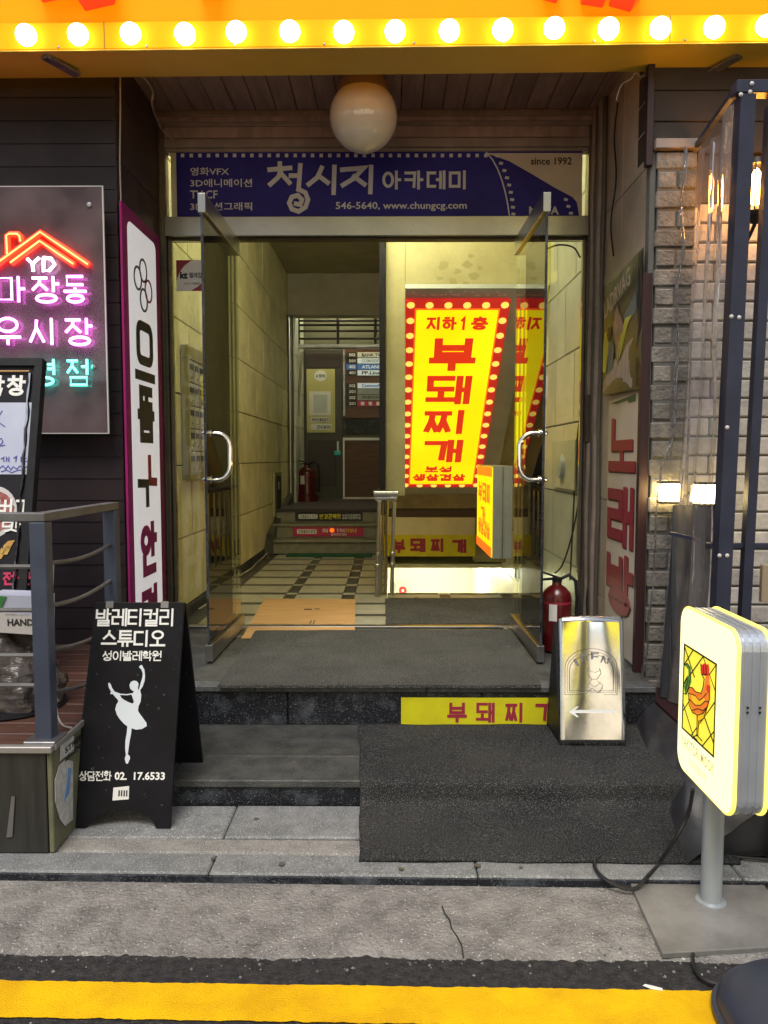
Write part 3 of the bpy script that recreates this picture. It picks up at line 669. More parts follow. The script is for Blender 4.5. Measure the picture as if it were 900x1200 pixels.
build(MB().lathe(FBk(ca, cb, .07), [(.022, 0), (.02, .02), (0, .022)], 12, (0, -1, 0)), 'push_button', 'white_print', al)
# hall lamps: tubes on the ceilings
def tube_lamp(name, label, x, y, z, L, along='x'):
    t = thing(name, label, 'lamp', (x, y, z)); d = (L/2, .03) if along == 'x' else (.03, L/2)
    build(MB().cbox(x-d[0], x+d[0], y-d[1], y+d[1], z-.03, z), 'lamp_body', 'white_print', t)
    e = V((L/2-.03, 0, 0)) if along == 'x' else V((0, L/2-.03, 0)); c = V((x, y, z-.045))
    build(MB().tube([c-e, c+e], .014, 8), 'lamp_tube', 'tube_lamp', t)
tube_lamp('added_tube_lamp', 'unseen tube lamp added on the landing ceiling to brighten the hall', -.25, 5.62, 3.985, 1.1)  # added lamp, out of view behind the transom, to brighten the hall walls
tube_lamp('rear_tube_lamp', 'fluorescent tube lighting the raised rear end of the passage', -.7, 11.35, 4.15, .5)

o = build(MB().cbox(-.034, PY(475, 400, YS).x, YS-.006, YS+.075, PY(460, 581, YS).z, 3.985), 'plaster_pillar', 'yellow_plaster', sl)
# ================================================================== REAR STAIR AND BACK WALL
rs = thing('rear_stair', 'three stone steps with advertising strips up to the raised rear floor', 'stairs', (-.75, 8.85, ZF))
for i, (y, z) in enumerate(((8.83, .16), (9.13, .32), (9.43, .48))):
    y2 = 12.0 if i == 2 else y+.33
    build(MB().cbox(-1.40, -.06, y+.015, y2, ZF+z-.16, ZF+z-.03), 'riser', 'stair_stone', rs)
    build(MB().cbox(-1.41, -.06, y-.008, y2, ZF+z-.03, ZF+z, .008), 'tread', 'stair_stone' if i < 2 else 'platform_floor', rs)
build(MB().add([(-1.419, 8.5, ZF), (-1.35, 8.5, ZF), (-1.35, 8.8, ZF+.24), (-1.419, 8.8, ZF+.24), (-1.35, 10.7, ZF+.62), (-1.419, 10.7, ZF+.62), (-1.35, 10.7, ZF), (-1.419, 10.7, ZF)],
    [(0, 1, 2, 3), (3, 2, 4, 5), (1, 6, 4, 2), (5, 4, 6, 7), (0, 3, 5, 7), (0, 7, 6, 1)]), 'stringer', 'dark_tile', rs)
def sbanner(y, z, px0, px1, m, label, items):
    fr = FY(y+.010); a0, b0, a1, b1 = fr.rect(px0, 537+ (EYE-z)*900/y*1.0, px1, 560)
    b0, b1 = z-.145, z-.035
    a0, a1 = fr.hit(px0, 610)[0], fr.hit(px1, 610)[0]
    t = thing('step_banner', label, 'banner', fr((a0+a1)/2, b0)); build(MB().frbox(fr, a0, b0, a1, b1, -.004, .003), 'strip_sheet', m, t)
    W, Hh = a1-a0, b1-b0
    for kind, txt, u0, v0, u1, v1, mm, tt in items:
        A, B, C_, D = a0+u0*W, b0+v0*Hh, a0+u1*W, b0+v1*Hh
        if kind == 'box': build(MB().prism(fr, rrect(A, B, C_, D, .012, 3), .003, .005), 'text_plate', mm, t)
        elif kind == 'h': build(hangul(MB(), fr, txt, A, B, C_, D, t=tt, c0=.005, c1=.0065, gap=.12), 'lettering', mm, t)
        else: build(MB().prism(fr, [(A+(C_-A)/2+(C_-A)/2*math.cos(k*.785), B+(D-B)/2+(D-B)/2*math.sin(k*.785)) for k in range(8)], .003, .006), 'round_badge', mm, t)
sbanner(9.43, ZF+.48, 346, 425, 'black_print', 'black strip with white and yellow Korean print on the top rear riser',
    [('box', '', .05, .25, .33, .75, 'white_print', 0), ('h', '으뜸플러스안경', .07, .33, .31, .68, 'black_print', .15), ('h', '안경콘택트', .36, .22, .68, .78, 'yellow_print', .16),
     ('h', '누진다초점렌즈', .70, .52, .97, .76, 'white_print', .14), ('h', '보청기전문취급', .70, .22, .97, .46, 'white_print', .14)])
sbanner(9.13, ZF+.32, 343, 426, 'pink_banner', 'pink strip with white Korean print on the middle rear riser',
    [('box', '', .06, .28, .34, .78, 'white_print', 0), ('h', '으뜸플러스안경', .08, .36, .32, .70, 'black_print', .15), ('h', '매일', .42, .45, .50, .85, 'white_print', .16), ('badge', '', .52, .40, .59, .92, 'sign_orange_lit', 0),
     ('h', '가격이', .61, .45, .74, .85, 'white_print', .16), ('h', '다있네', .75, .45, .90, .85, 'yellow_print', .16), ('h', '놀라운안경점', .54, .08, .76, .36, 'white_print', .15)])
a0 = PZ(338, 650, ZF); tag(build(MB().cbox(-1.17, -.20, 8.55, 8.80, ZF+.001, ZF+.016), 'green_doormat', 'green_mat'), 'green mat lying at the foot of the rear stair', 'mat')
YB = 11.95; FBW = FY(YB)
bk = thing('back_wall', 'dim rear wall of the passage with door and directory bays', 'wall', (-.6, YB, .82))
build(MB().box(-1.6, .2, YB, YB+.1, .82, 4.4), 'wall_face', 'far_frame', bk)
def frb(mb, fr, px, c0, c1): return mb.frbox(fr, *fr.rect(*px), c0, c1)
dr = thing('back_door', 'dark brown door at the end of the passage with notices taped on it', 'door', FBW(*FBW.hit(380, 585)))
build(frb(MB(), FBW, (358, 410, 402, 586), 0, .05), 'door_frame', 'dark_door', dr, bev=.01)
build(frb(MB(), FBW, (362, 516, 394, 569), .05, .062), 'lower_panel', 'door_brown', dr, bev=.006)
build(frb(MB(), FBW, (360, 414, 399, 432), .05, .062), 'upper_panel', 'door_brown', dr, bev=.006)
build(frb(MB(), FBW, (395, 517, 398, 530), .05, .10), 'door_handle', 'steel', dr, bev=.01)
build(frb(MB(), FBW, (392, 528, 400, 534), .062, .10), 'handle_guard', 'cyan_plastic', dr, bev=.02)
nb = thing('notice_board', 'yellowed notice sheet with papers taped on the back door', 'notice', FBW(*FBW.hit(378, 507), .065))
build(frb(MB(), FBW, (360, 433, 393, 507), .062, .066), 'backing_sheet', 'paper_yellow', nb)
build(frb(MB(), FBW, (363, 459, 388, 487), .066, .070), 'notice_paper', 'paper', nb)
build(frb(MB(), FBW, (368, 463, 384, 484), .0705, .0715), 'notice_print', 'grey_sheet', nb)
build(frb(MB(), FBW, (365, 489, 386, 495), .066, .069), 'notice_strip', 'paper', nb)
type_px(FBW, '외부인 출입금지', (366, 490, 385, 494), 'black_print', nb, c=.0705)
build(frb(MB(), FBW, (365, 497, 389, 504), .066, .069), 'notice_strip', 'paper', nb)
type_px(FBW, '금연 NO SMOKING', (372, 498, 388, 503), 'black_print', nb, c=.0705)
ca, cb = FBW.hit(376, 441); build(MB().prism(FBW, [(ca+.10*math.cos(i*.4), cb+.085*math.sin(i*.4)) for i in range(16)], .066, .069), 'round_label', 'white_print', nb)
type_px(FBW, 'kt 텔레캅', (371, 439, 382, 443), 'black_print', nb, c=.0705)
# directory
FD = FY(YB-.06); di = thing('tenant_directory', 'tenant directory board with numbered white and blue plates', 'directory board', FD(*FD.hit(426, 480)))
build(frb(MB(), FD, (403, 409, 452, 490), -.05, 0), 'board', 'wood_panel', di)
build(frb(MB(), FD, (402, 408, 404.4, 487), 0, .03), 'metal_edge', 'dull_steel', di)
for i, (num, y, m, txt, tm) in enumerate((('502', 416, 'paper', 'BANK TV', 'black_print'), ('501', 423, 'plate_white', 'COSMOSOFT', 'plate_grey'), ('402', 430, 'plate_blue', 'ATLANE', 'plate_white'), ('401', 437, 'plate_white', 'PP.Line', 'black_print'),
        ('302', 452, 'plate_white', 'Cosmosoft', 'plate_blue'), ('301', 459, 'plate_grey', '', ''), ('202', 466, 'plate_grey', '(주)한국아이', 'black_print'), ('201', 473, 'pink_banner', '', ''))):
    build(frb(MB(), FD, (406, y-3.1, 417.6, y+3.1), 0, .012), 'number_plate', 'plate_blue' if num == '402' else 'black_print', di)
    type_px(FD, num, (409, y-1.8, 416.5, y+1.8), 'white_print', di, c=.0135, bold=.03)
    build(frb(MB(), FD, (419, y-3.0, 450, y+3.0), 0, .016), 'name_plate', m, di)
    if txt: type_px(FD, txt, (424, y-1.9, 446, y+1.9), tm, di, c=.0175, bold=.03)
    if num == '201':
        for q in (425, 434, 443): build(frb(MB(), FD, (q-2, y-2, q+2, y+2), .016, .018), 'plate_mark', 'white_print', di)
cbn = thing('storage_panel', 'reddish brown wooden panel in a white frame below the directory board', 'panel', FD(*FD.hit(424, 585)))
build(frb(MB(), FD, (404, 516, 450, 583), -.02, .02), 'wood_sheet', 'wood_panel', cbn)
build(frb(frb(MB(), FD, (402, 513, 452, 516), -.02, .04), FD, (402, 582.5, 452, 585), -.02, .04), 'white_frame', 'white_print', cbn)
build(frb(MB(), FD, (402, 516.1, 404, 582.4), -.02, .04), 'white_stile', 'white_print', cbn)
o = build(frb(MB(), FD, (404, 492, 450, 508), -.04, .01), 'glass_hatch', 'black_granite'); tag(o, 'dark narrow glass hatch between the directory board and the wooden panel', 'window')
# upper landing railing and pipe under the beam
rl = thing('landing_railing', 'dark metal railing of the upper landing seen under the brown beam', 'railing', (-.7, 11.3, 3.0))
FRL = FY(11.3)
for y in (376, 381, 388, 397): a, b = FRL.hit(342, y); a2 = FRL.hit(452, y)[0]; build(MB().tube([FRL(a, b), FRL(a2, b)], .016, 6), 'rail_bar', 'black_metal', rl)
for x in (350, 396, 440): a, b = FRL.hit(x, 408); b2 = FRL.hit(x, 366)[1]; build(MB().tube([FRL(a, b), FRL(a, b2)], .02, 6), 'rail_post', 'black_metal', rl)
build(frb(MB(), FRL, (342, 404, 452, 408.5), -.06, .06), 'landing_edge', 'dull_steel', rl, bev=.01)
tag(build(MB().tube([PY(339, 371, 10.7), PY(341, 594, 10.7)], .028, 12), 'steel_pole', 'steel'), 'tall slender steel pole at the left end of the rear stair', 'pole')
tag(build(MB().tube([PY(354, 412, 11.2), PY(350, 470, 11.2), PY(350, 488, 11.2)], .02, 8), 'wall_pipe', 'cable_pale'), 'short pale pipe on the wall left of the back door', 'pipe')

def extinguisher(label, base, r, h, detail=True):
    t = thing('fire_extinguisher', label, 'fire extinguisher', base); x, y, z = base
    prof = [(0, .0), (r*.8, .0), (r, .03*h), (r, .66*h), (r*.92, .72*h), (r*.62, .78*h), (r*.34, .81*h), (r*.30, .85*h), (0, .85*h)]
    build(MB().lathe(base, prof, 28), 'tank', 'extinguisher_red', t)
    build(MB().lathe((x, y, z+.66*h*.9), [(r*1.006, 0), (r*1.006, .012), (r*.99, .013)], 28), 'tank_band', 'maroon_print', t)
    build(MB().lathe((x, y, z+.85*h), [(r*.34, 0), (r*.36, .05*h), (r*.2, .06*h), (0, .065*h)], 14), 'valve', 'black_metal', t)
    build(MB().bar((x+r*.1, y, z+.90*h), (x-r*1.1, y, z+.97*h), r*.4, .02*h).bar((x+r*.1, y, z+.89*h), (x-r*1.0, y, z+.875*h), r*.4, .02*h), 'lever', 'black_metal', t)
    hose = [(x+r*.2, y, z+.88*h), (x+r*.8, y, z+.93*h), (x+r*1.25, y-.01, z+.86*h), (x+r*1.38, y-.01, z+.66*h), (x+r*1.34, y-.01, z+.36*h), (x+r*1.25, y, z+.22*h)]
    build(MB().tube(hose, [r*.13]*5+[r*.22], 8), 'hose', 'black_metal', t)
    fr = FY(y-r*1.004, x, z); arc = MB()
    for lo, hi, a_, b_ in ((.40*h, .60*h, -2.30, -1.75),):
        arc.grid(lambda u, v: (x+r*1.008*math.cos(a_+(b_-a_)*u), y+r*1.008*math.sin(a_+(b_-a_)*u), z+lo+(hi-lo)*v), 6, 1)
    build(arc, 'label', 'paper', t)
    return t
extinguisher('small red fire extinguisher standing by the back door at the top of the rear stair', PZ(360, 587, ZF+.48), .13, .62)
build(MB().lathe(PZ(360, 587, ZF+.48)-V((0, 0, 0)), [(.17, 0), (.17, .09), (.15, .10)], 16), 'stand', 'extinguisher_red', bpy.data.objects['fire_extinguisher'])
extinguisher('large red fire extinguisher on the floor behind the right glass door', (.955, 4.36, ZF), .083, .475)

# ================================================================== GUARD RAIL OF THE STAIRWELL
gr = thing('stair_guard_rail', 'polished steel stair rail with turned balusters between passage and stairwell', 'railing', (-.03, 6.1, ZF))
X0 = -.085
for i in range(12):
    y = 6.17+i*.22; zb, zt = ZF, ZF+.76
    build(MB().tube([(X0, y, zb), (X0, y, zb+.28), (X0, y, zb+.29), (X0, y, zb+.31), (X0, y, zb+.32), (X0, y, zb+.35), (X0, y, zb+.36), (X0, y, zb+.38), (X0, y, zb+.39), (X0, y, zt)],
        [.013, .013, .020, .020, .013, .013, .020, .020, .013, .013], 8), 'baluster', 'steel', gr)
build(MB().tube([(X0, 6.08, ZF+.79), (X0, 8.75, ZF+.79), (X0, 9.6, ZF+1.28), (X0, 11.3, ZF+1.28)], .03, 12), 'hand_rail', 'steel', gr)
FN = FY(6.08)
for (x, yb) in ((441.5, 699), (459, 697)):
    a, b = FN.hit(x, yb); a2, b2 = FN.hit(x+3, 588)
    mid = [(a+(a2-a)*k, b+(b2-b)*k) for k in (0, .30, .31, .34, .35, .42, .43, .46, .47, 1)]
    build(MB().tube([FN(p, q) for p, q in mid], [.016, .016, .024, .024, .016, .016, .024, .024, .016, .016], 10), 'newel_post', 'steel', gr)
a0, b0, a1, b1 = FN.rect(438, 575.5, 466.5, 586); build(MB().tube([FN(a0, b1-.02), FN(a1, b1-.02)], .024, 12).tube([FN(a0+.01, b0+.015), FN(a1-.01, b0+.015)], .018, 10), 'top_rail', 'steel', gr)
for x in (449, 454): a, b = FN.hit(x-3, 699); a2, b2 = FN.hit(x, 588); build(MB().tube([FN(a, b, -.1), FN(a2, b2, -.1)], .010, 8), 'inner_rod', 'steel', gr)

# ================================================================== BIG SIGN ON THE SOFFIT
ux, vd = V((1, 0, 0)), V((0, -math.cos(math.radians(37.8)), math.sin(math.radians(37.8))))
FS = Fr((0, YS, ZS0-.01), ux, vd); 
def sof(px, py, c=0):
    fr = Fr(FS(0, 0, c), ux, vd); return fr
bs2 = thing('backing_sheet', 'dull grey metal sheet fixed to the sloping soffit behind the big sign', 'panel', FS(.6, -2.4))
F1 = Fr(FS(0, 0, .06), ux, vd)
aL, bT = F1.hit(475, 338); aR, bB = F1.hit(561, 598)
build(MB().prism(F1, [(aL, bB-.05), (aL+1.02, bB-.05), (aL+1.02, bT), (aL, bT)], -.05, 0), 'sheet', 'grey_sheet', bs2)
tp = MB()
for i in range(26):
    a = aL+.05+random.random()*.85; b = bT-.03-random.random()*.05; w2, h2 = random.uniform(.01, .05), random.uniform(.004, .018)
    tp.add([F1(a, b, .0015+i*.0001), F1(a+w2, b-.004, .0015+i*.0001), F1(a+w2*.9, b+h2, .0015+i*.0001), F1(a+w2*.2, b+h2*1.2, .0015+i*.0001)], [(0, 1, 2, 3)])
build(tp, 'tape_residue', 'tape_white', bs2)
F2 = Fr(FS(0, 0, .10), ux, vd)
sg = thing('stairwell_lit_sign', 'tall lit yellow sign with red Korean letters and dotted red rim on the soffit', 'sign', F2(.5, -2.3))
A0, B1 = F2.hit(475.5, 353); A1 = F2.hit(598, 356)[0]; B0 = F2.hit(513, 571)[1]
build(MB().frbox(F2, A0, B0, A1, B1, -.035, 0), 'sign_box', 'sign_rim_lit', sg)
mg = .088
build(MB().frbox(F2, A0+mg, B0+.07, A1-mg, B1-mg, 0, .004), 'yellow_face', 'sign_yellow_lit', sg)
for p, q, r_, s_ in ((A0+mg-.012, B0+.058, A1-mg+.012, B0+.07), (A0+mg-.012, B1-mg, A1-mg+.012, B1-mg+.012), (A0+mg-.012, B0+.07, A0+mg, B1-mg), (A1-mg, B0+.07, A1-mg+.012, B1-mg)):
    build(MB().frbox(F2, p, q, r_, s_, 0, .006), 'inner_edge', 'sign_orange_lit', sg)
nd = 16; dotm = MB().lathe((0, 0, 0), [(.033, 0), (.033, .003), (0, .004)], 10)
rotq = V((0, 0, 1)).rotation_difference(F2.n)
for p in dotm.v: p.rotate(rotq)
dm = dotm.mesh('rim_dot', 'sign_dot_lit')
for i in range(nd):
    b = B0+.04+(B1-B0-.08)*i/(nd-1)
    for a in (A0+mg*.47, A1-mg*.47): put(dm, 'rim_dot', F2(a, b, .001), sg)
for i in range(1, 5):
    for b in (B0+.035, B1-.042): put(dm, 'rim_dot', F2(A0+mg*.47+(A1-A0-mg*.94)*i/5, b, .001), sg)
for txt, rc, t in (('지하', (500, 371, 535, 386), .19), ('1', (536, 371, 550, 386), .22), ('층', (552, 371, 572, 386), .17), ('부', (503, 396, 558, 434), .18), ('돼', (500, 440, 553, 473), .165), ('찌', (497, 480, 548, 508), .17), ('개', (497, 515, 543, 541), .18), ('보성', (498, 546, 530, 553), .2), ('생삼겹살', (484, 555, 545, 563), .2)):
    hang_px(F2, txt, rc, 'sign_red_lit', sg, t=t, c=.003, c0=.004, gap=.08)
# hanging light box
hb = thing('hanging_light_box', 'small lit yellow and orange light box with grey sides beside the stairwell wall', 'sign', (.93, 6.3, 1.4))
p0 = PY(578, 546, 6.2); p1 = PY(600, 655, 6.2); xl, xr, zt_, zb_ = p0.x, p1.x, p0.z, p1.z
build(MB().cbox(xl, xr, 6.2, 7.25, zb_, zt_, .004), 'grey_case', 'grey_sheet', hb)
build(MB().cbox((xl+xr)/2-.004, (xl+xr)/2+.004, 6.195, 6.2, zb_, zt_, .001), 'case_seam', 'dull_steel', hb)
FHL = FR(xl-.001)
build(MB().frbox(FHL, -7.24, zb_+.01, -6.205, zt_-.01, 0, .008), 'lit_face', 'sign_yellow_lit', hb)
build(MB().frbox(FHL, -7.24, zt_-.09, -6.205, zt_-.01, .008, .012), 'orange_band', 'sign_orange_lit', hb)
build(MB().frbox(FHL, -7.24, zb_+.01, -6.205, zb_+.09, .008, .012), 'orange_band', 'sign_orange_lit', hb)
for txt, a, b, c, d in (('부', -7.1, zt_-.32, -6.85, zt_-.15), ('돼', -6.8, zt_-.32, -6.55, zt_-.15), ('찌', -6.5, zt_-.32, -6.3, zt_-.15), ('개', -6.9, zt_-.50, -6.6, zt_-.36)):
    build(hangul(MB(), FHL, txt, a, b, c, d, t=.16, c0=.008, c1=.011), 'lettering', 'sign_orange_lit', hb)
build(hangul(MB(), FHL, '생삼겹살', -7.1, zb_+.14, -6.3, zb_+.28, t=.16, c0=.008, c1=.011), 'lettering', 'sign_orange_lit', hb)

# ================================================================== MATS AND CARDBOARD
q = [PZ(x, y, ZF+.008) for x, y in ((283, 748), (416, 740), (416.5, 702), (310, 701.5))]
cb_ = thing('cardboard_sheet', 'flattened brown cardboard sheet on the floor just inside the doors', 'cardboard', q[0])
build(MB().add([p+V((0, 0, dz)) for dz in (-.006, .0) for p in q], [(4, 5, 6, 7), (3, 2, 1, 0), (0, 1, 5, 4), (1, 2, 6, 5), (2, 3, 7, 6), (3, 0, 4, 7)]), 'sheet', 'cardboard', cb_)
mk = MB()
FC = Fr((0, 0, ZF+.009), (1, 0, 0), (0, 1, 0))
for x, y, w2, h2 in ((361, 714, 9, 1.2), (372, 713.5, 6, .8), (364, 729, 1.5, 4), (368, 729, 1.5, 4), (396, 732, 2.5, 1.2), (400, 733, 1.4, 3)): mk.frbox(FC, *FC.rect(x-w2/2, y-h2/2, x+w2/2, y+h2/2), 0, .0008)
build(mk, 'printed_marks', 'ink', cb_)
def mat_quad(name, label, pts, z0, z1, n=60, m='rubber_mat'):
    p = [V(a) for a in pts]
    def fn(u, v):
        a = p[0].lerp(p[1], u); b = p[3].lerp(p[2], u); r = a.lerp(b, v)
        e = .006*noise.noise(V((r.x*6, r.y*6, 1)))
        if v == 0 or v == 1: r = r+V((0, e, 0))
        if u == 0 or u == 1: r = r+V((e, 0, 0))
        return (r.x, r.y, z1+.0025*noise.noise(V((r.x*5, r.y*5, 4))))
    mb = MB().grid(fn, n, n//2); k = n+1; m2 = n//2
    edge = [i for i in range(k)]+[j*k+n for j in range(1, m2+1)]+[m2*k+i for i in range(n-1, -1, -1)]+[j*k for j in range(m2-1, 0, -1)]
    s = len(mb.v); mb.v += [V((mb.v[i].x, mb.v[i].y, z0)) for i in edge]
    for i in range(len(edge)): j = (i+1) % len(edge); mb.f.append((edge[j], edge[i], s+i, s+j))
    return tag(build(mb, name, m), label, 'mat')
z = ZF+.014
P4 = [PZ(255, 803, z), PZ(634, 803, z), PZ(600, 738, z), PZ(300, 738.5, z)]
mat_quad('entrance_mat', 'wide dark grey looped mat lying in the open doorway', P4, ZF+.001, z, m='entrance_rubber')
P5 = [PZ(452, 731, ZF+.01), PZ(604, 731, ZF+.01), PZ(600, 701.5, ZF+.01), PZ(451, 701.5, ZF+.01)]
mat_quad('landing_mat', 'small dark grey mat at the head of the descending stair', P5, ZF+.001, ZF+.012, m='entrance_rubber')
# stepped mat
prof = [(3.668, ZT+.012), (3.55, ZT+.013), (3.35, ZT+.012), (3.14, ZT+.013), (3.05, ZT+.013), (3.020, ZT+.008), (3.004, ZT-.006), (2.998, ZT-.03), (2.992, ZS+.045), (2.975, ZS+.030), (2.94, ZS+.022), (2.90, ZS+.018), (2.8, ZS+.015), (2.66, ZS+.015), (2.60, ZS+.012)]
def mfn(u, v):
    k = v*(len(prof)-1); i = min(int(k), len(prof)-2); f = k-i; y = prof[i][0]*(1-f)+prof[i+1][0]*f; zz_ = prof[i][1]*(1-f)+prof[i+1][1]*f
    xl_ = -.155+(3.668-y)*.045; x = xl_+(1.22-xl_)*u; e = .010*noise.noise(V((x*5, y*5, 2)))+.003*noise.noise(V((x*30, y*30, 2)))
    return (x+(e if u in (0, 1) else 0), y+(e if v == 1 else 0)+KY(x)*(v > .6)*.7, zz_+.005*noise.noise(V((x*4, y*5, 9)))+(.006*max(0, 1-u*18) if .3 < v < .9 else 0))
mb = MB().grid(mfn, 70, 48)
o = build(mb, 'step_mat', 'rubber_mat'); tag(o, 'long dark grey mat draped over the lower steps at the right', 'mat')
for p in o.data.polygons: p.use_smooth = True
s_ = o.modifiers.new('thickness', 'SOLIDIFY'); s_.thickness = .011; s_.offset = 1
# yellow board on the riser
FRs = FY(3.668); rb = thing('riser_sign', 'bright yellow strip sign with maroon Korean letters on the upper riser', 'sign', FRs(*FRs.hit(560, 849)))
a0, b0 = FRs.hit(470, 849); a1, b1 = FRs.hit(650, 818)
build(MB().frbox(FRs, a0, b0, a1+.04, b1, -.004, .006), 'strip_sheet', 'banner_yellow', rb)
for ch, x0, x1 in (('부', 524, 547), ('돼', 558, 580), ('찌', 592, 614), ('개', 627, 651)): hang_px(FRs, ch, (x0, 823, x1, 846), 'maroon_print', rb, t=.155, c0=.006, c=.001)

# ================================================================== DOOR FRAME AND SIGN ABOVE
ef = thing('entrance_doorway', 'bronze aluminium door frame with side panes and a brushed steel transom', 'door frame', (-.05, YF, ZF))
D0, D1 = YF-.045, YF+.045
zt0, zt1 = PY(440, 280, YF).z, PY(440, 257.5, YF).z; ztop = PY(440, 176, YF).z
xa, xb = PY(190, 400, YF).x, PY(200, 400, YF).x
bx('frame_post', 'bronze_frame', ef, xa, xb-.005, D0, D1, ZF, ztop+.35)
bx('frame_post', 'bronze_frame', ef, xb, xb+.018, D0+.02, D1-.02, ZF, zt0)
xc, xd = PY(684, 400, YF).x, PY(697, 400, YF).x
bx('frame_post', 'bronze_frame', ef, xc+.003, xd, D0, D1, ZF, ztop+.35)
bx('frame_post', 'bronze_frame', ef, xc-.018, xc, D0+.02, D1-.02, ZF, zt0)
bx('transom_bar', 'steel', ef, xb-.003, xc+.001, D0-.03, D1, zt0, zt1)
bx('transom_lip', 'brown_trim', ef, xb, xc, D0+.01, D1-.01, zt0-.012, zt0-.001)
bx('sill_bar', 'steel', ef, xb+.02, xc-.02, YF-.03, YF+.03, ZF+.0005, ZF+.012)
xh0, xh1 = PY(281, 500, YF).x, PY(603, 500, YF).x
for a, b in ((xb+.019, xh0-.015), (xh1+.015, xc-.019)):
    build(MB().box(a, b, YF-.005, YF+.005, ZF+.013, zt0-.013), 'side_pane', 'pane_glass', ef)
bx('threshold_plate', 'steel', ef, xh0, xh0+.10, YF-.30, YF-.03, ZF+.0005, ZF+.006)
bx('threshold_plate', 'steel', ef, xh1-.06, xh1+.02, YF-.28, YF-.03, ZF+.0005, ZF+.006)
# blue sign
FSg = FY(YF-.02); an = thing('academy_sign', 'deep blue film strip sign with silver Korean letters above the entrance doors', 'sign', FSg(0, zt1))
sx0 = FSg.hit(207, 215)[0]; sx1 = FSg.hit(682, 215)[0]; sz0, sz1 = zt1+.004, FSg.hit(440, 178)[1]
build(MB().frbox(FSg, sx0, sz0, sx1, sz1, -.03, 0), 'sign_board', 'blue_sign', an)
build(MB().frbox(FSg, PY(201, 200, YF).x, sz0, sx0-.002, sz1, -.03, -.005), 'side_strip', 'cream_paint', an)
hh = lambda x, y: FSg.hit(x, y)
build(MB().prism(FSg, [hh(682, 179.5), hh(570, 179.5), hh(597, 189), hh(625, 205), hh(650, 220), hh(671, 231), hh(676, 237), hh(679, 255), hh(682, 255)][::-1], 0, .002), 'cream_corner', 'cream_sign', an)
dots = MB()
for i in range(36): dots.frbox(FSg, *FSg.rect(212+i*10.15, 180.2, 216+i*10.15, 184.3), 0, .0015) if i < 36 and 212+i*10.15 < 568 else None
for i in range(3): pass
build(dots, 'film_perforations', 'silver_print', an)['kind'] = 'stuff'
dots = MB()
for x, y in ((583, 183), (587, 191.5), (591, 200), (594, 208.5), (596.5, 217), (598.5, 225.5), (600, 234), (601, 243), (601.5, 251), (663, 234), (666, 242), (669, 250)):
    a, b = hh(x, y); dots.prism(FSg, [(a-.014, b-.006), (a+.010, b-.010), (a+.014, b+.006), (a-.010, b+.010)], .002, .0035)
build(dots, 'film_perforations', 'silver_print', an)
arc = [hh(570, 179), hh(577, 187), hh(583, 198), hh(588, 211), hh(592, 225), hh(595, 240), hh(597, 254)]
mb = MB(); strokes(mb, FSg, [(arc, False)], .008, 0, .003, JIT); build(mb, 'film_edge', 'silver_print', an)
# lettering: hand-shaped name
def lines_px(fr, parent, m, t, strs, c0=0, c1=.003, name='lettering'):
    mb = MB(); strokes(mb, fr, [([fr.hit(x, y) for x, y in p], False) for p in strs], t, c0, c1, JIT); return build(mb, name, m, parent)
sw = .028
cho = [[(328, 192), (328, 202)], [(316, 199), (340, 197)], [(329, 201), (326, 208), (317, 216)], [(329, 203), (339, 214)], [(352, 194), (350, 222)], [(341, 206), (351, 206)]]
spiral = [(350, 222), (358, 226), (361, 234), (358, 243), (350, 248), (342, 245), (339, 238), (342, 231), (349, 229), (354, 234), (352, 240), (347, 239)]
lines_px(FSg, an, 'silver_print', sw, cho+[spiral])
lines_px(FSg, an, 'silver_print', sw, [[(377, 197), (372, 208), (362, 216)], [(373, 206), (384, 214)], [(392, 196), (391, 226)]])
lines_px(FSg, an, 'silver_print', sw, [[(401, 199), (426, 197), (415, 209), (402, 217)], [(415, 207), (427, 216)], [(435, 196), (434, 225)]])
hang_px(FSg, '아카데미', (448, 200, 548, 222), 'silver_print', an, t=.15, gap=.18)
type_px(FSg, '546-5640, www.chungcg.com', (393.5, 236.5, 547, 247.5), 'silver_print', an, bold=.015)
for txt, y, x1 in (('영화VFX', 201, 268.5), ('3D애니메이션', 214.5, 295.5), ('TV.CF', 228, 255), ('3D모션그래픽', 242, 295.5)):
    type_px(FSg, txt, (223, y-4.8, x1, y+4.8), 'silver_print', an, bold=.012)
type_px(FSg, 'since 1992', (622, 184.5, 670, 193.5), 'black_print', an, c=.004, bold=.02)
type_px(FSg, 'MAYA', (620, 242, 655, 251.5), 'silver_print', an, bold=.03)
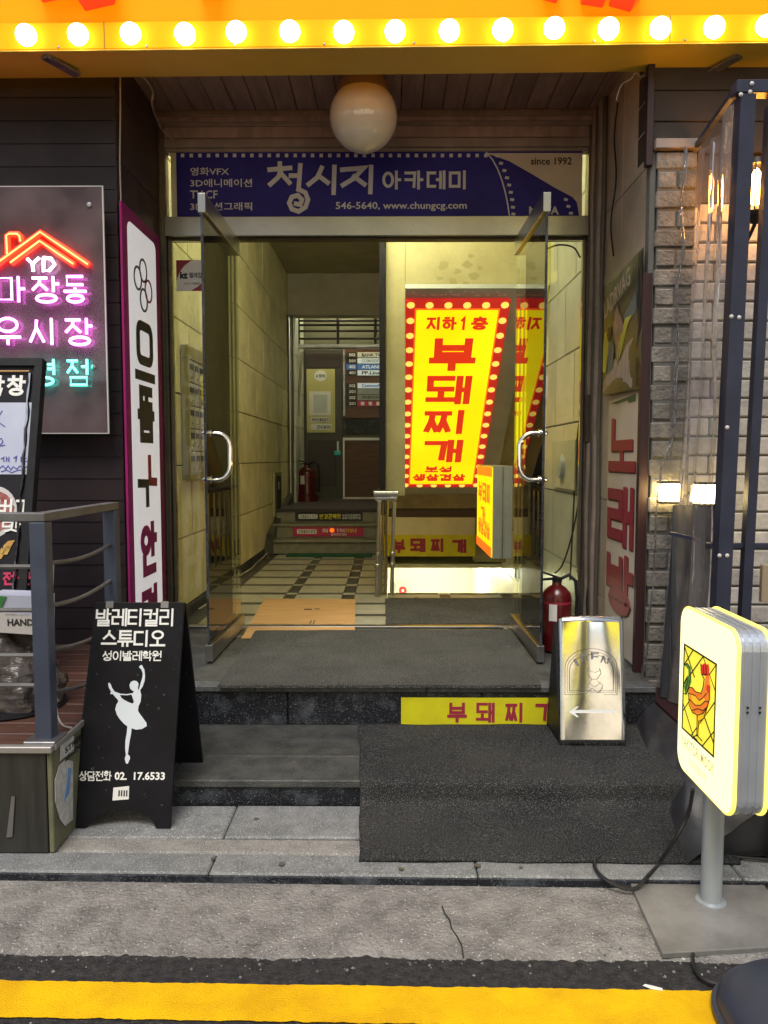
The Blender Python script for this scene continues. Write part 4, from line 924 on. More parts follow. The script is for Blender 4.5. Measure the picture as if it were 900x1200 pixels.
# ================================================================== GLASS DOORS
def door(name, label, xh, sgn, xe, pyt, pyb):
    """leaf hinged at xh, swung out so that its free edge stands at xe nearer the street"""
    t = thing(name, label, 'door', (xh, YF-.05, ZF)); yn = YF-.05-.86
    # leaf plane from hinge (xh, YF-.05) to free edge (xe, yn)
    d = V((xe-xh, yn-(YF-.05), 0)); L = d.length; fr = Fr((xh, YF-.05, ZF+.012), d, (0, 0, 1)); zt = zt0-ZF-.03
    build(MB().frbox(fr, .01, .075, L-.006, zt-.085, -.006, .006), 'glass_pane', 'door_glass', t)
    build(MB().frbox(fr, 0, 0, L, .09, -.020, .020), 'bottom_rail', 'steel', t, bev=.003)
    build(MB().frbox(fr, 0, zt-.10, L, zt, -.020, .020), 'top_rail', 'steel', t, bev=.003)
    build(MB().frbox(fr, L-.005, .091, L+.001, zt-.101, -.0065, .0065), 'glass_edge', 'black_granite', t)
    zc = PY(255, 535, yn+.05).z-(ZF+.012); hh_ = .125
    s = -sgn; c = .115; w2 = []
    for k in range(7): an_ = math.pi/2*k/6; w2.append((c-.075+.075*math.sin(an_), -hh_+.075-.075*math.cos(an_)))
    prof_ = [(.006, -hh_)]+w2+[(x, -y) for x, y in w2[::-1]]+[(.006, hh_)]
    h = build(MB().tube([fr(L-.075, zc+y, x*s) for x, y in prof_], .0135, 12), 'handle', 'chrome', t)
    for k in (-1, 1):
        build(MB().lathe(fr(L-.075, zc+k*hh_, 0.006*s), [(.022, 0), (.022, .006), (0, .007)], 14, fr.n*s), 'handle_rose', 'chrome', h)
        build(MB().lathe(fr(L-.075, zc+k*hh_, -.006*s), [(.018, 0), (.018, .012), (.009, .03), (0, .031)], 14, fr.n*-s), 'handle_bolt', 'chrome', h)
    return t
door('glass_door', 'left glass door swung open toward the street with a chrome loop handle', xh0+.004, 1, xh0-.006, 228, 800)
door('glass_door', 'right glass door swung open toward the street reflecting the yellow sign', xh1-.004, -1, xh1+.008, 225, 800)
# security company sticker on the left pane
FK = FY(YF-.0065); kt = thing('security_sticker', 'white and red security company notice on the left side pane', 'sticker', FK(*FK.hit(225, 341)))
a0, b0, a1, b1 = FK.rect(207, 305, 242, 341)
build(MB().frbox(FK, a0, b0, a1, b1, 0, .003), 'plate', 'white_print', kt)
build(MB().prism(FK, [(a0, b1), (a0, b1-.13), (a0+.02, b1-.075), (a0+.05, b1-.035), (a0+.10, b1)], .003, .0042), 'red_corner', 'maroon_print', kt)
build(MB().prism(FK, [(a1, b0), (a1, b0+.13), (a1-.015, b0+.07), (a1-.05, b0+.03), (a1-.10, b0)], .003, .0042), 'red_corner', 'maroon_print', kt)
for txt, rc, b in (('kt', (211, 318.5, 220, 327), .06), ('텔레캅', (222, 319.5, 237, 326), .02), ('CCTV 작동중', (216, 331, 234, 334), .01)): type_px(FK, txt, rc, 'black_print', kt, c=.0045, bold=b)

# ================================================================== MAILBOXES, SLOT ON THE LEFT HALL WALL
FLW = FL(LWX+.001); mx_ = thing('mailbox_unit', 'metal mailbox cabinet of small doors on the left hall wall behind the glass', 'mailbox', (LWX, 5.6, 1.3))
my0, my1, mz0, mz1 = 5.25, 6.15, PX(228, 563, LWX).z-.02, PX(228, 398, LWX).z+.02
mz0, mz1 = 1.30, 2.22
for (p, q, r_, s_) in ((my0, mz0, my1, mz0+.04), (my0, mz1-.09, my1, mz1), (my0, mz0+.041, my0+.04, mz1-.091), (my1-.04, mz0+.041, my1, mz1-.091)):
    build(MB().frbox(FLW, p, q, r_, s_, 0, .052), 'cabinet_frame', 'mailbox_frame', mx_, bev=.003)
build(MB().frbox(FLW, my0+.04, mz0+.04, my1-.04, mz1-.09, 0, .02), 'cabinet_back', 'black_metal', mx_)
dw, dh = (my1-my0-.08)/6, (mz1-mz0-.13)/5
dmesh = MB().cbox(-.028, 0, -dw/2+.004, dw/2-.004, -dh/2+.004, dh/2-.004, .003).mesh('mailbox_door', 'mailbox')
wmesh = MB().cbox(0, .003, -dw/2+.022, dw/2-.022, .01, dh/2-.03, .001).mesh('mailbox_window', 'black_granite')
kmesh = MB().lathe((0, 0, -dh*.28), [(.010, 0), (.009, .008), (0, .009)], 8, (1, 0, 0)).mesh('mailbox_lock', 'chrome')
for i in range(6):
    for j in range(5):
        p = V((LWX+.046, my0+.04+dw*(i+.5), mz0+.04+dh*(j+.5))); d = put(dmesh, 'mailbox_door', p, mx_); put(wmesh, 'mailbox_window', p+V((.001, 0, 0)), d); put(kmesh, 'mailbox_lock', p, d)
sb = thing('wall_slot', 'narrow black slot plate in a pale frame on the left hall wall', 'wall plate', PX(325, 604, LWX))
ya, yb = PX(320, 580, LWX).y, PX(328.5, 580, LWX).y; za, zb = PX(324, 604, LWX).z, PX(324, 553, LWX).z
build(MB().frbox(FLW, ya, za, yb, zb, 0, .02), 'plate_frame', 'mailbox_frame', sb, bev=.003)
build(MB().frbox(FLW, ya+.12, za+.05, yb-.12, zb-.05, .02, .028), 'black_plate', 'black_print', sb)
build(MB().frbox(FLW, ya+.25, zb-.22, yb-.25, zb-.12, .028, .034), 'button', 'steel', sb)

# ================================================================== PORCH RECESS
CZ = PY(440, 128, 4.9).z
pc = thing('porch_ceiling', 'brown plank soffit of the porch above the blue sign', 'ceiling', (-.05, 4.5, CZ))
build(MB().box(-1.6, 1.5, 4.0, 5.06, CZ+.02, CZ+.08), 'ceiling_backing', 'dark_gap', pc)
x = -1.47
while x < 1.33:
    wd = .128; build(MB().cbox(x+.002, min(x+wd-.002, 1.36), 4.05, 4.96, CZ-random.uniform(0, .003), CZ+.02, .005), 'ceiling_plank', 'porch_plank', pc); x += wd
tr = thing('porch_moulding', 'stepped brown timber moulding between plank ceiling and blue sign', 'moulding', (-.05, 4.95, 3.3))
for i, (y0, y1, yy, m) in enumerate(((128, 135, 4.90, 'porch_trim'), (135.5, 141, 4.915, 'porch_plank'), (141.5, 147, 4.93, 'porch_trim'), (147.5, 161, 4.945, 'porch_plank'), (161.5, 172, 4.935, 'porch_trim'), (172.5, 177.5, 4.955, 'porch_trim'))):
    build(MB().cbox(-1.448, 1.296, yy, 5.02, PY(440, y1, yy).z, PY(440, y0, yy).z if i else CZ-.001, .004), 'moulding_board', m, tr)
# left return wall
lr = thing('recess_wall', 'dark brown left return wall of the doorway behind the magenta sign', 'wall', (-1.45, 4.5, 0))
cz = [0, .38, .76, 1.14, 1.52, 1.9, 2.28, 2.66, 3.04, 3.4, 3.7]
build(MB().box(-1.60, -1.465, 4.19, 4.96, 0, 4.4), 'wall_core', 'dark_gap', lr)
for a, b in zip(cz[:-1], cz[1:]): build(MB().cbox(-1.466, -1.450, 4.176, 4.93, a+.002, b-.002, .003), 'wall_panel', 'dark_recess', lr)
build(MB().cbox(-1.448, -1.435, 4.93, 4.975, ZF, 3.6), 'inner_trim', 'bronze_frame', lr)
# right return wall with pipes and boards
RX = 1.30
rr_ = thing('recess_wall', 'worn beige boarded right return wall of the doorway with stained panels', 'wall', (RX, 4.5, 0))
build(MB().box(RX+.015, RX+.06, 3.96, 4.98, 0, 4.4), 'wall_core', 'dark_gap', rr_)
for a, b in ((0, .6), (.6, 1.2), (1.2, 1.95), (1.95, 2.42), (2.42, 2.92), (2.92, CZ)):
    for c, d in ((3.95, 4.42), (4.42, 4.90)): build(MB().cbox(RX, RX+.015, c+.002, d-.002, a+.002, b-.002, .003), 'wall_board', 'beige_board', rr_)
pp = thing('vertical_conduits', 'bundle of dark vertical conduits beside the right frame post', 'conduit', (1.27, 4.8, ZF))
for i, (x, y, r) in enumerate(((1.262, 4.905, .018), (1.272, 4.86, .014), (1.278, 4.80, .02), (1.284, 4.745, .012))):
    build(MB().tube([(x+.004*math.sin(k*1.7+i), y+.004*math.cos(k*2.1+i), ZF+k*(CZ-ZF)/12) for k in range(13)], r, 8), 'conduit', 'conduit' if i % 2 else 'porch_trim', pp)
build(MB().cbox(1.24, 1.262, 4.88, 4.95, 1.55, 1.85), 'switch_box', 'brown_trim', pp)
def cable(label, pts, r=.004, m='cable_black', name='cable', smooth=3):
    P = [V(p) for p in pts]; out = []
    for i in range(len(P)-1):
        p0, p1, p2, p3 = P[max(i-1, 0)], P[i], P[i+1], P[min(i+2, len(P)-1)]
        for k in range(smooth*2):
            t = k/(smooth*2); out.append(.5*((2*p1)+(p2-p0)*t+(2*p0-5*p1+4*p2-p3)*t*t+(3*p1-p0-3*p2+p3)*t**3))
    out.append(P[-1]); return tag(build(MB().tube(out, r, 6), name, m), label, 'cable')
cable('thin pale cord hanging along the upper left corner of the recess', [PY(x, y, d) for x, y, d in ((160, 83, 4.1), (172, 95, 4.15), (179, 108, 4.3), (178, 122, 4.35), (183, 138, 4.6), (190, 152, 4.8), (204, 165, 4.9))], .005, 'cable_pale')
cable('thin pale cord running straight down the left corner of the recess', [PY(141, 84, 4.16), PY(141, 140, 4.16), PY(140.5, 190, 4.16), PY(142, 244, 4.16)], .004, 'cable_pale')
cable('loose pale wires looping under the right end of the yellow canopy', [PY(x, y, 4.0) for x, y in ((752, 76), (746, 84), (752, 90), (762, 84), (758, 77), (748, 80), (740, 92), (728, 100), (722, 118))], .004, 'cable_pale')
cable('dark cable sagging along the right return wall above the poster', [PX(x, y, 1.28) for x, y in ((724, 120), (720, 160), (722, 210), (716, 260), (719, 300))], .005)
for k, (pts, lab) in enumerate((
    ([(686, 440), (676, 520), (672, 600), (668, 680)], 'dark cable drooping behind the right side pane near the handle'),
    ([(683, 560), (672, 620), (660, 660), (650, 672)], 'thin cable crossing the wall behind the right pane toward the extinguisher'),
    ([(700, 560), (696, 640), (688, 700), (690, 735)], 'black cable hanging down the right frame post'))):
    cable(lab, [PY(x, y, 5.25 if k < 2 else 4.86) for x, y in pts], .006)
cable('thin black cable drooping across the top of the right pane', [PY(x, y, 5.2) for x, y in ((640, 292), (655, 287), (672, 290), (680, 302))], .006)
bd = thing('electric_board', 'pale square board with round socket on the wall behind the right pane', 'panel', PX(666, 590, 1.26))
fr = FR(1.262); a0, b0 = fr.hit(648, 575); a1, b1 = fr.hit(676, 515)
build(MB().frbox(fr, a0, b0+.03, a1, b1, 0, .012), 'board', 'cream_paint', bd, bev=.004)
build(MB().lathe(fr((a0+a1)/2, (b0+b1)/2, .012), [(.09, 0), (.08, .03), (0, .035)], 16, (-1, 0, 0)), 'socket', 'grey_sheet', bd)

# magenta sign on the left return wall
FM = FL(-1.449); y0_, y1_ = PX(145.5, 400, -1.449+.03).y, PX(189, 400, -1.42).y
FM = FL(-1.42); y0_ = FM.hit(146, 400)[0]; y1_ = FM.hit(189, 400)[0]; zt_ = FM.hit(167, 259)[1]
mgs = thing('optician_sign', 'tall white and magenta vertical sign with rings logo on the left return wall', 'sign', FM((y0_+y1_)/2, .5))
build(MB().frbox(FM, y0_, .45, y1_, zt_, -.012, 0), 'sign_board', 'magenta', mgs)
wL, wR = FM.hit(152, 400)[0], FM.hit(184, 400)[0]
build(MB().prism(FM, rrect(wL, .48, wR, zt_-.07, .05), 0, .002), 'white_face', 'white_board', mgs)
mc = (wL+wR)/2; ga, gb = mc-(wR-wL)*.30, mc+(wR-wL)*.30
def zat(y): return FM.hit(168, y)[1]
for k, (u, y, col) in enumerate(((.0, 318, 'black_print'), (-.11, 331, 'black_print'), (.10, 338, 'maroon_print'), (.0, 352, 'black_print'))):
    mb = MB(); n = 20; strokes(mb, FM, [([(mc+u*.9+.062*math.cos(2*math.pi*i/n), zat(y)+.062*math.sin(2*math.pi*i/n)) for i in range(n)], True)], .012, .002, .005, JIT); build(mb, 'ring_logo', col, mgs)
def mtext(ch, yt, yb, m, t=.2, wide=1):
    build(hangul(MB(), FM, ch, mc-(mc-ga)*wide, zat(yb), mc+(gb-mc)*wide, zat(yt), t=t, c0=.002, c1=.005), 'lettering', m, mgs)
ctr = MB(); strokes(ctr, FM, [(rrect(ga+.03, zat(423), gb-.03, zat(383), .05, 4), True)], .055, .002, .005, JIT)
strokes(ctr, FM, [([(ga, zat(441)), (gb, zat(441))], False)], .055, .002, .005, JIT); build(ctr, 'lettering', 'black_print', mgs)
mtext('뜸', 452, 519, 'black_print', .2)
strokes(c1 := MB(), FM, [([(mc+.04, zat(538)), (mc+.04, zat(565)), (gb, zat(566))], False)], .05, .002, .005, JIT); build(c1, 'plus_mark', 'maroon_print', mgs)
strokes(c1 := MB(), FM, [([(ga, zat(566)), (mc-.01, zat(567)), (mc-.01, zat(590))], False)], .05, .002, .005, JIT); build(c1, 'plus_mark', 'black_print', mgs)
mtext('안', 613, 677, 'magenta', .2); mtext('경', 690, 752, 'magenta', .2)
# small grey label strip on the frame
sl_ = tag(build(MB().frbox(FY(4.97), *FY(4.97).rect(188, 333, 194, 390), 0, .01), 'label_strip', 'grey_sheet'), 'narrow grey sticker strip on the left frame post', 'sticker')

# song-room sign on the right return wall
FK2 = FR(1.285); a0 = FK2.hit(711, 600)[0]; a1 = FK2.hit(746, 600)[0]; zb = PX(742, 850, 1.285).z; zt_ = FK2.hit(728, 466)[1]
kg = thing('karaoke_sign', 'tall cream sign with maroon Korean letters on the right return wall', 'sign', FK2((a0+a1)/2, .36))
build(MB().frbox(FK2, a0, .36, a1, zt_, -.014, 0), 'sign_board', 'cream_sign', kg)
def kt_(ch, y0, y1, dx=0, wide=.45):
    a0_, a1_ = a0+(a1-a0)*(.5-wide), a0+(a1-a0)*(.5+wide); z0, z1 = FK2.hit(728, y1)[1], FK2.hit(728, y0)[1]
    build(hangul(MB(), FK2, ch, a0_+.008, z0-.008, a1_+.008, z1-.008, t=.2, c0=0, c1=.002), 'letter_shadow', 'maroon_shade', kg)
    build(hangul(MB(), FK2, ch, a0_, z0, a1_, z1, t=.19, c0=.002, c1=.004), 'lettering', 'maroon_print', kg)
kt_('노', 489, 555); kt_('래', 570, 640); kt_('방', 649, 721)
build(MB().prism(FK2, [(a0+(a1-a0)*u, FK2.hit(728, y)[1]) for u, y in ((.1, 470), (.9, 466), (.9, 474), (.7, 474), (.66, 471), (.3, 472))], 0, .003), 'green_corner', 'green_patch', kg)
mw = thing('maroon_post', 'dark maroon painted timber post between the sign and the brick pier', 'post', (1.31, 3.93, ZT))
bx('post', 'maroon_wood', mw, 1.262, 1.308, 3.91, 3.948, ZT, PX(757, 322, 1.29).z)
# poster
FPo = FR(1.283); pa0, pa1 = FPo.hit(711, 400)[0], FPo.hit(757, 400)[0]; 
def ph(x, y): return FPo.hit(x, y)
po = thing('street_poster', 'creased green and pale poster of a slim figure above the maroon letters', 'poster', FPo((pa0+pa1)/2, ph(735, 464)[1]))
ztl, zbl = ph(712, 336)[1], ph(712, 463)[1]; ztr, zbr = ph(757, 292)[1], ph(755, 455)[1]
def pw(u, v, c=0):
    zt_ = ztl+(ztr-ztl)*u; zb_ = zbl+(zbr-zbl)*u; a = pa0+(pa1-pa0)*u
    return FPo(a, zb_+(zt_-zb_)*v, .018+.007*math.sin(9*v+2)*math.sin(5*u)+c)
mb = MB().grid(lambda u, v: pw(u, v), 14, 24); o = build(mb, 'poster_sheet', 'poster_green', po); sm = o.modifiers.new('thickness', 'SOLIDIFY'); sm.thickness = .003; sm.offset = -1
def patch(name, m, poly, c):
    # a shape printed on the poster, following its curl: triangle fan round its middle
    cx_, cy_ = sum(p[0] for p in poly)/len(poly), sum(p[1] for p in poly)/len(poly); K = 3; n = len(poly)
    vs = [pw(cx_, cy_, c)]
    for r in range(1, K+1): vs += [pw(cx_+(p[0]-cx_)*r/K, cy_+(p[1]-cy_)*r/K, c) for p in poly]
    fs = [(0, 1+i, 1+(i+1) % n) for i in range(n)]+[(1+(r-1)*n+i, 1+r*n+i, 1+r*n+(i+1) % n, 1+(r-1)*n+(i+1) % n) for r in range(1, K) for i in range(n)]
    return build(MB().add(vs, fs), name, m, po)
patch('pale_ground', 'poster_pale', [(.0, .02), (.78, .02), (.80, .40), (.62, .36), (.45, .26), (.3, .30), (.12, .20), (.02, .12)], .001)
patch('yellow_print', 'poster_yellow', [(.0, .22), (.08, .20), (.14, .40), (.20, .56), (.04, .57), (-.0, .45)], .0022)
patch('yellow_print', 'poster_yellow', [(.36, .22), (.44, .28), (.66, .52), (.74, .58), (.60, .58), (.46, .46)], .0026)
patch('figure', 'poster_skin', [(.34, .42), (.30, .56), (.36, .68), (.42, .74), (.46, .66), (.54, .58), (.56, .50), (.47, .46), (.46, .36), (.40, .24), (.34, .34)], .0034)
patch('teal_shape', 'poster_teal', [(.55, .60), (.82, .74), (.84, .60), (.74, .55), (.62, .54)], .0018)
patch('dark_shape', 'black_print', [(.15, .46), (.26, .52), (.27, .58), (.17, .59), (.12, .54)], .0040)
patch('grey_shape', 'poster_teal', [(.12, .18), (.26, .22), (.30, .40), (.24, .48), (.15, .44)], .0030)
FT = Fr(pw(.16, .66, .012), pw(.80, .80, .012)-pw(.16, .66, .012), (0, 0, 1))
tw = (pw(.80, .80)-pw(.16, .66)).length
mb = MB(); typed(mb, FT, 'LADRVAG', 0, 0, tw, .10, c=.012, bold=.02); build(mb, 'lettering', 'poster_pale', po)
patch('dark_edge', 'black_print', [(.86, .02), (.97, .02), (.99, .98), (.90, .98), (.88, .5)], .0012)

# ================================================================== MARQUEE
MZ = 3.378; SK = -.0135
def my(x, y): return y+SK*x
mq = thing('marquee_canopy', 'deep yellow illuminated canopy sign with a row of round bulbs across the doorway', 'sign', (0, 3.85, MZ))
def skbox(x0, x1, y0, y1, z0, z1, c=.004):
    mb = MB().cbox(x0, x1, y0, y1, z0, z1, c)
    for p in mb.v: p.y += SK*p.x
    return mb
XL, XR = -3.2, 1.93
build(skbox(XL, XR, 3.79, 4.0, MZ+.004, MZ+1.1), 'canopy_box', 'marquee_face', mq)
build(skbox(XL, XR, 3.745, 4.0, MZ-.006, MZ), 'soffit_panel', 'marquee_soffit', mq)
build(skbox(XL, XR, 3.745, 3.789, MZ+.001, MZ+.125), 'front_rim', 'marquee_yellow', mq)
build(skbox(XR-.10, XR, 3.745, 3.789, MZ+.126, MZ+1.1), 'side_rim', 'marquee_yellow', mq)
BR = .0475; bulb = MB().lathe((0, 0, 0), [(.018, 0), (.020, .008), (.033, .018), (BR, .032), (BR*1.02, .044), (BR*.9, .060), (BR*.55, .074), (0, .079)], 20, (0, -1, 0)); bulbm = bulb.mesh('bulb', 'bulb_glow')
sock = MB().lathe((0, 0, 0), [(.026, 0), (.025, .012), (.02, .014)], 14, (0, -1, 0)).mesh('socket', 'white_print')
fr = FY(3.70)
for i in range(-5, 15):
    px = 28+62.3*i; py = 39-(px-28)*.0112
    p = PY(px, py, 3.70+SK*(px-450)/900*3.7); p.y = my(p.x, 3.744)
    q = PY(px, py, 3.69+SK*p.x); p.x, p.z = q.x, q.z
    b = put(bulbm, 'bulb', p, mq, rot=(random.uniform(-.10, .10), 0, random.uniform(-.10, .10))); put(sock, 'socket', p, b)
for xs_ in (-1.35, .02, 1.30): build(skbox(xs_-.0015, xs_+.0015, 3.7435, 3.7448, MZ+.002, MZ+.124, .0003), 'rim_seam', 'brown_trim', mq)
scr_ = MB().lathe((0, 0, 0), [(.006, 0), (.005, .002), (0, .003)], 8, (0, -1, 0)).mesh('rim_screw', 'dull_steel')
for k in range(-4, 5): put(scr_, 'rim_screw', (k*.42+.11, my(k*.42+.11, 3.7445), MZ+.012), mq)
# the feet of red block letters standing on the recessed face
def red_letter(pts, z0, dep=.12):
    frm = Fr((0, 3.79, 0), (1, SK, 0), (0, 0, 1)); H_ = [frm.hit(x, y) for x, y in pts]
    build(MB().prism(frm, H_, .0, dep), 'raised_letter', 'marquee_red', mq, bev=.006)
for pts in ([(50, 4), (96, -4), (96, -60), (40, -60)], [(100, 14), (135, 6), (140, -14), (135, -60), (95, -60)], [(235, -6), (262, -6), (262, -60), (235, -60)],
            [(636, 1), (652, 5), (656, -10), (645, -60), (625, -60)], [(680, 6), (706, 10), (712, -16), (705, -60), (676, -60)], [(713, 8), (738, 15), (750, 0), (745, -60), (715, -60)]):
    red_letter(pts, 0)
for (x, s, d, lb) in ((70, 1, 1, 'small pressed steel clip hanging under the left end of the yellow canopy'), (848, -1, 1, 'small pressed steel clip hanging under the right end of the yellow canopy')):
    c = PZ(x, 72, MZ-.006); t = thing('canopy_clip', lb, 'bracket', c, 'steel clips under the canopy')
    build(MB().bar(c+V((-.05*s, -.06, -.005)), c+V((.05*s, .09, -.022)), .05, .012), 'clip_arm', 'dull_steel', t)
    build(MB().bar(c+V((-.05*s, -.062, -.013)), c+V((-.035*s, -.035, -.015)), .035, .006), 'clip_end', 'steel', t)
# globe lamp
gc = PY(426, 137, 4.45); gl = thing('globe_lamp', 'unlit milky glass globe lamp hanging from the plank ceiling', 'lamp', gc)
R_ = .190
build(MB().lathe(gc, [(R_*math.cos(math.radians(a)), R_*math.sin(math.radians(a))) for a in [-90+6*i for i in range(23)]], 40), 'glass_globe', 'globe_glass', gl)
build(MB().lathe(gc, [(R_*.80, R_*.62), (R_*.76, R_*.78), (.125, R_*1.0), (.105, .235), (.085, .25), (.085, CZ-gc.z-.004)], 32), 'holder', 'globe_holder', gl)

# ================================================================== LEFT FACADE
lf = thing('clapboard_wall', 'near black horizontal board wall left of the doorway behind the neon panel', 'wall', (-3.5, 4.2, 0))
FBd = 4.172
build(MB().box(-7, -1.601, FBd+.03, FBd+.3, 0, 4.6), 'wall_core', 'dark_gap', lf)
build(MB().box(-1.60, -1.467, FBd+.021, FBd+.05, 0, 4.4), 'corner_core', 'dark_gap', lf)
z = .04; k = 0
while z < 3.75:
    h = .118
    for a, b in (((-7, -3.7), (-3.7, -1.452)) if k % 2 else ((-7, -4.9), (-4.9, -1.452))):
        mb = MB().add([(a+.001, FBd, z+.002), (b-.001, FBd, z+.002), (b-.001, FBd+.004, z+h), (a+.001, FBd+.004, z+h), (a+.001, FBd+.02, z+.002), (b-.001, FBd+.02, z+.002), (b-.001, FBd+.02, z+h), (a+.001, FBd+.02, z+h)],
            [(0, 1, 2, 3), (5, 4, 7, 6), (4, 5, 1, 0), (3, 2, 6, 7), (1, 5, 6, 2), (4, 0, 3, 7)])
        build(mb, 'wall_board', 'dark_board_panel', lf)
    z += h; k += 1
# neon panel
FNp = FY(4.06); pn = thing('neon_sign', 'clear acrylic panel with red roof outline and pink and cyan neon Korean letters', 'neon sign', FNp(-1.9, 1.6))
a0, b0 = FNp.hit(-70, 508); a1, b1 = FNp.hit(119, 219); b0 = FNp.hit(100, 507)[1]
build(MB().frbox(FNp, a0, b0, a1, b1, -.008, 0), 'acrylic_panel', 'acrylic', pn)
for p, q, r_, s_ in ((a0, b1+.001, a1+.008, b1+.006), (a1+.001, b0, a1+.008, b1), (a0, b0-.006, a1+.008, b0-.001)): build(MB().frbox(FNp, p, q, r_, s_, -.009, .001), 'panel_edge', 'dish_white', pn)
for x, y in ((105, 240), (110, 430)): build(MB().lathe(FNp(*FNp.hit(x, y), 0), [(.012, 0), (.012, .008), (0, .01)], 10, (0, -1, 0)), 'stud', 'steel', pn)
FNt = FY(4.03)
def neon(strs, m, r=.0075, name='neon_tube'):
    for p, closed in strs: build(MB().tube([FNt(a, b) for a, b in p], r, 6, closed=closed), name, m, pn)
def npx(*pts): return ([FNt.hit(x, y) for x, y in pts], False)
for s in (npx((-14, 318), (0, 306), (47, 272), (75, 291), (103, 310)), npx((12, 308), (46.5, 282.5), (66, 296), (86, 309.5)), npx((8.5, 298), (7.5, 276), (11, 274), (20, 274), (23, 277), (24, 283))):
    neon([s], 'neon_red_core', .0055)
    off = [(a, b) for a, b in s[0]]
    for dx in (-1,):
        mb = MB().tube([FNt(a, b, -.012) for a, b in off], .016, 8); build(mb, 'red_sleeve', 'neon_red', pn)
def nchar(ch, x0, y0, x1, y1, m, r=.0075): neon(fit(syllable(ch), *FNt.rect(x0, y0, x1, y1)), m, r)
neon([npx((32, 303), (38, 309), (46, 302)), npx((38, 309), (39, 318)), npx((51, 302), (51, 318), (58, 317), (64, 310), (60, 303), (51, 302))], 'neon_white', .0085)
for ch, x0, x1 in (('마', -6, 29), ('장', 38, 69), ('동', 75, 101)): nchar(ch, x0, 324, x1, 354, 'neon_pink')
for ch, x0, x1 in (('우', -6, 24), ('시', 35, 64), ('장', 77, 108)): nchar(ch, x0, 373, x1, 404, 'neon_pink')
for ch, x0, x1 in (('직', -38, -10), ('영', 38, 65), ('점', 79, 104)): nchar(ch, x0, 421, x1, 451, 'neon_cyan', .0065)
cable('thin wire from the neon panel down the wall', [PY(x, y, 4.1) for x, y in ((118, 440), (121, 470), (119, 506))], .003)

# terrace deck
DZ = .43; tx1 = -1.20; ty0 = 2.64
dk = thing('terrace_deck', 'raised wooden terrace with dark plank front at the far left', 'deck', (-2.2, 3.3, ZS))
build(MB().box(-5, tx1-.02, ty0+.03, 4.16, ZS, DZ-.03), 'deck_core', 'dark_gap', dk)
x = -5.0
xs = [-5+.31*i for i in range(13)]; xs = [xx for xx in xs if xx < tx1-.2]+[tx1-.02]
for a, b in zip(xs[:-1], xs[1:]): build(MB().cbox(a+.002, b-.002, ty0+.006, ty0+.03, ZS+.004, DZ-.021, .003), 'front_plank', 'deck_side', dk)
build(MB().cbox(tx1-.018, tx1, ty0+.008, 4.15, ZS+.004, DZ-.021, .003), 'side_panel', 'olive_side', dk)
y = ty0+.02
while y < 4.1: build(MB().cbox(-5, tx1-.005, y+.003, y+.112, DZ-.02, DZ, .004), 'deck_board', 'deck_wood', dk); y += .115
build(MB().cbox(-5, tx1+.006, ty0-.008, ty0+.022, DZ-.02, DZ+.004, .003), 'metal_trim', 'deck_trim', dk)
build(MB().cbox(tx1-.002, tx1+.010, ty0+.023, 4.15, DZ-.02, DZ+.004, .003), 'metal_trim', 'deck_trim', dk)
fr = FY(ty0+.004); build(MB().prism(fr, [fr.hit(*p) for p in ((14, 933), (18, 933), (15, 980), (8, 981))], 0, .004), 'scuff_plate', 'dull_steel', dk)
# stickers on the deck side
FSd = FL(tx1+.003); 
def sticker(label, poly, m, extra=None, txt=None):
    H_ = [FSd.hit(*p) for p in poly]; t = thing('wall_sticker', label, 'sticker', FSd(*H_[0])); build(MB().prism(FSd, H_, 0, .002), 'sticker_sheet', m, t)
    if extra: build(MB().prism(FSd, [FSd.hit(*p) for p in extra], .002, .003), 'blue_streak', 'sticker_blue', t)
    if txt:
        for s, a in txt: build(typed(MB(), FSd, s, *a, c=.0026, bold=.03), 'lettering', 'black_print', t)
a_, b_ = FSd.hit(71, 872); c_, d_ = FSd.hit(84, 862)
sticker('torn white sticker with black lettering high on the deck side', [(70.5, 874), (86, 862), (86, 880), (69.5, 892)], 'sticker', None, [('STREET', (a_+.03, d_-.045, a_+.22, d_-.022)), ('LEGENDS', (a_+.03, d_-.075, a_+.22, d_-.055))])
sticker('long oval grey and blue sticker on the deck side behind the ballet board', [(69, 897), (76, 890), (85, 892), (85, 960), (76, 968), (70, 960), (64.5, 940), (64, 915)], 'sticker', [(79, 900), (83, 900), (80, 930), (74, 940), (78, 915)])
# railing
rg = thing('terrace_railing', 'blue grey steel railing with square posts and thin curved rods round the terrace', 'railing', (tx1-.08, ty0+.1, DZ))
nx, ny = PY(47, 605, 2.72).x, 2.72
pw_ = .058; zt2 = PY(47, 601, ny).z
build(MB().cbox(nx-pw_/2, nx+pw_/2, ny-pw_/2, ny+pw_/2, DZ+.006, zt2-.032, .003), 'post', 'railing_blue', rg)
build(MB().cbox(nx-.06, nx+.055, ny-.06, ny+.05, DZ+.0005, DZ+.012, .003), 'post_foot', 'dull_steel', rg)
fy_ = 3.36; fx_ = PY(131, 640, fy_).x
build(MB().cbox(fx_-.028, fx_+.028, fy_-.028, fy_+.028, DZ+.001, zt2-.032, .003), 'post', 'railing_blue', rg)
build(MB().bar((nx, ny+.03, zt2-.015), (fx_, fy_+.03, zt2-.015), .05, .03), 'top_rail', 'railing_grey', rg)
build(MB().cbox(-5, nx+.028, ny-.028, ny+.028, zt2-.030, zt2+.001, .003), 'top_rail', 'railing_grey', rg)
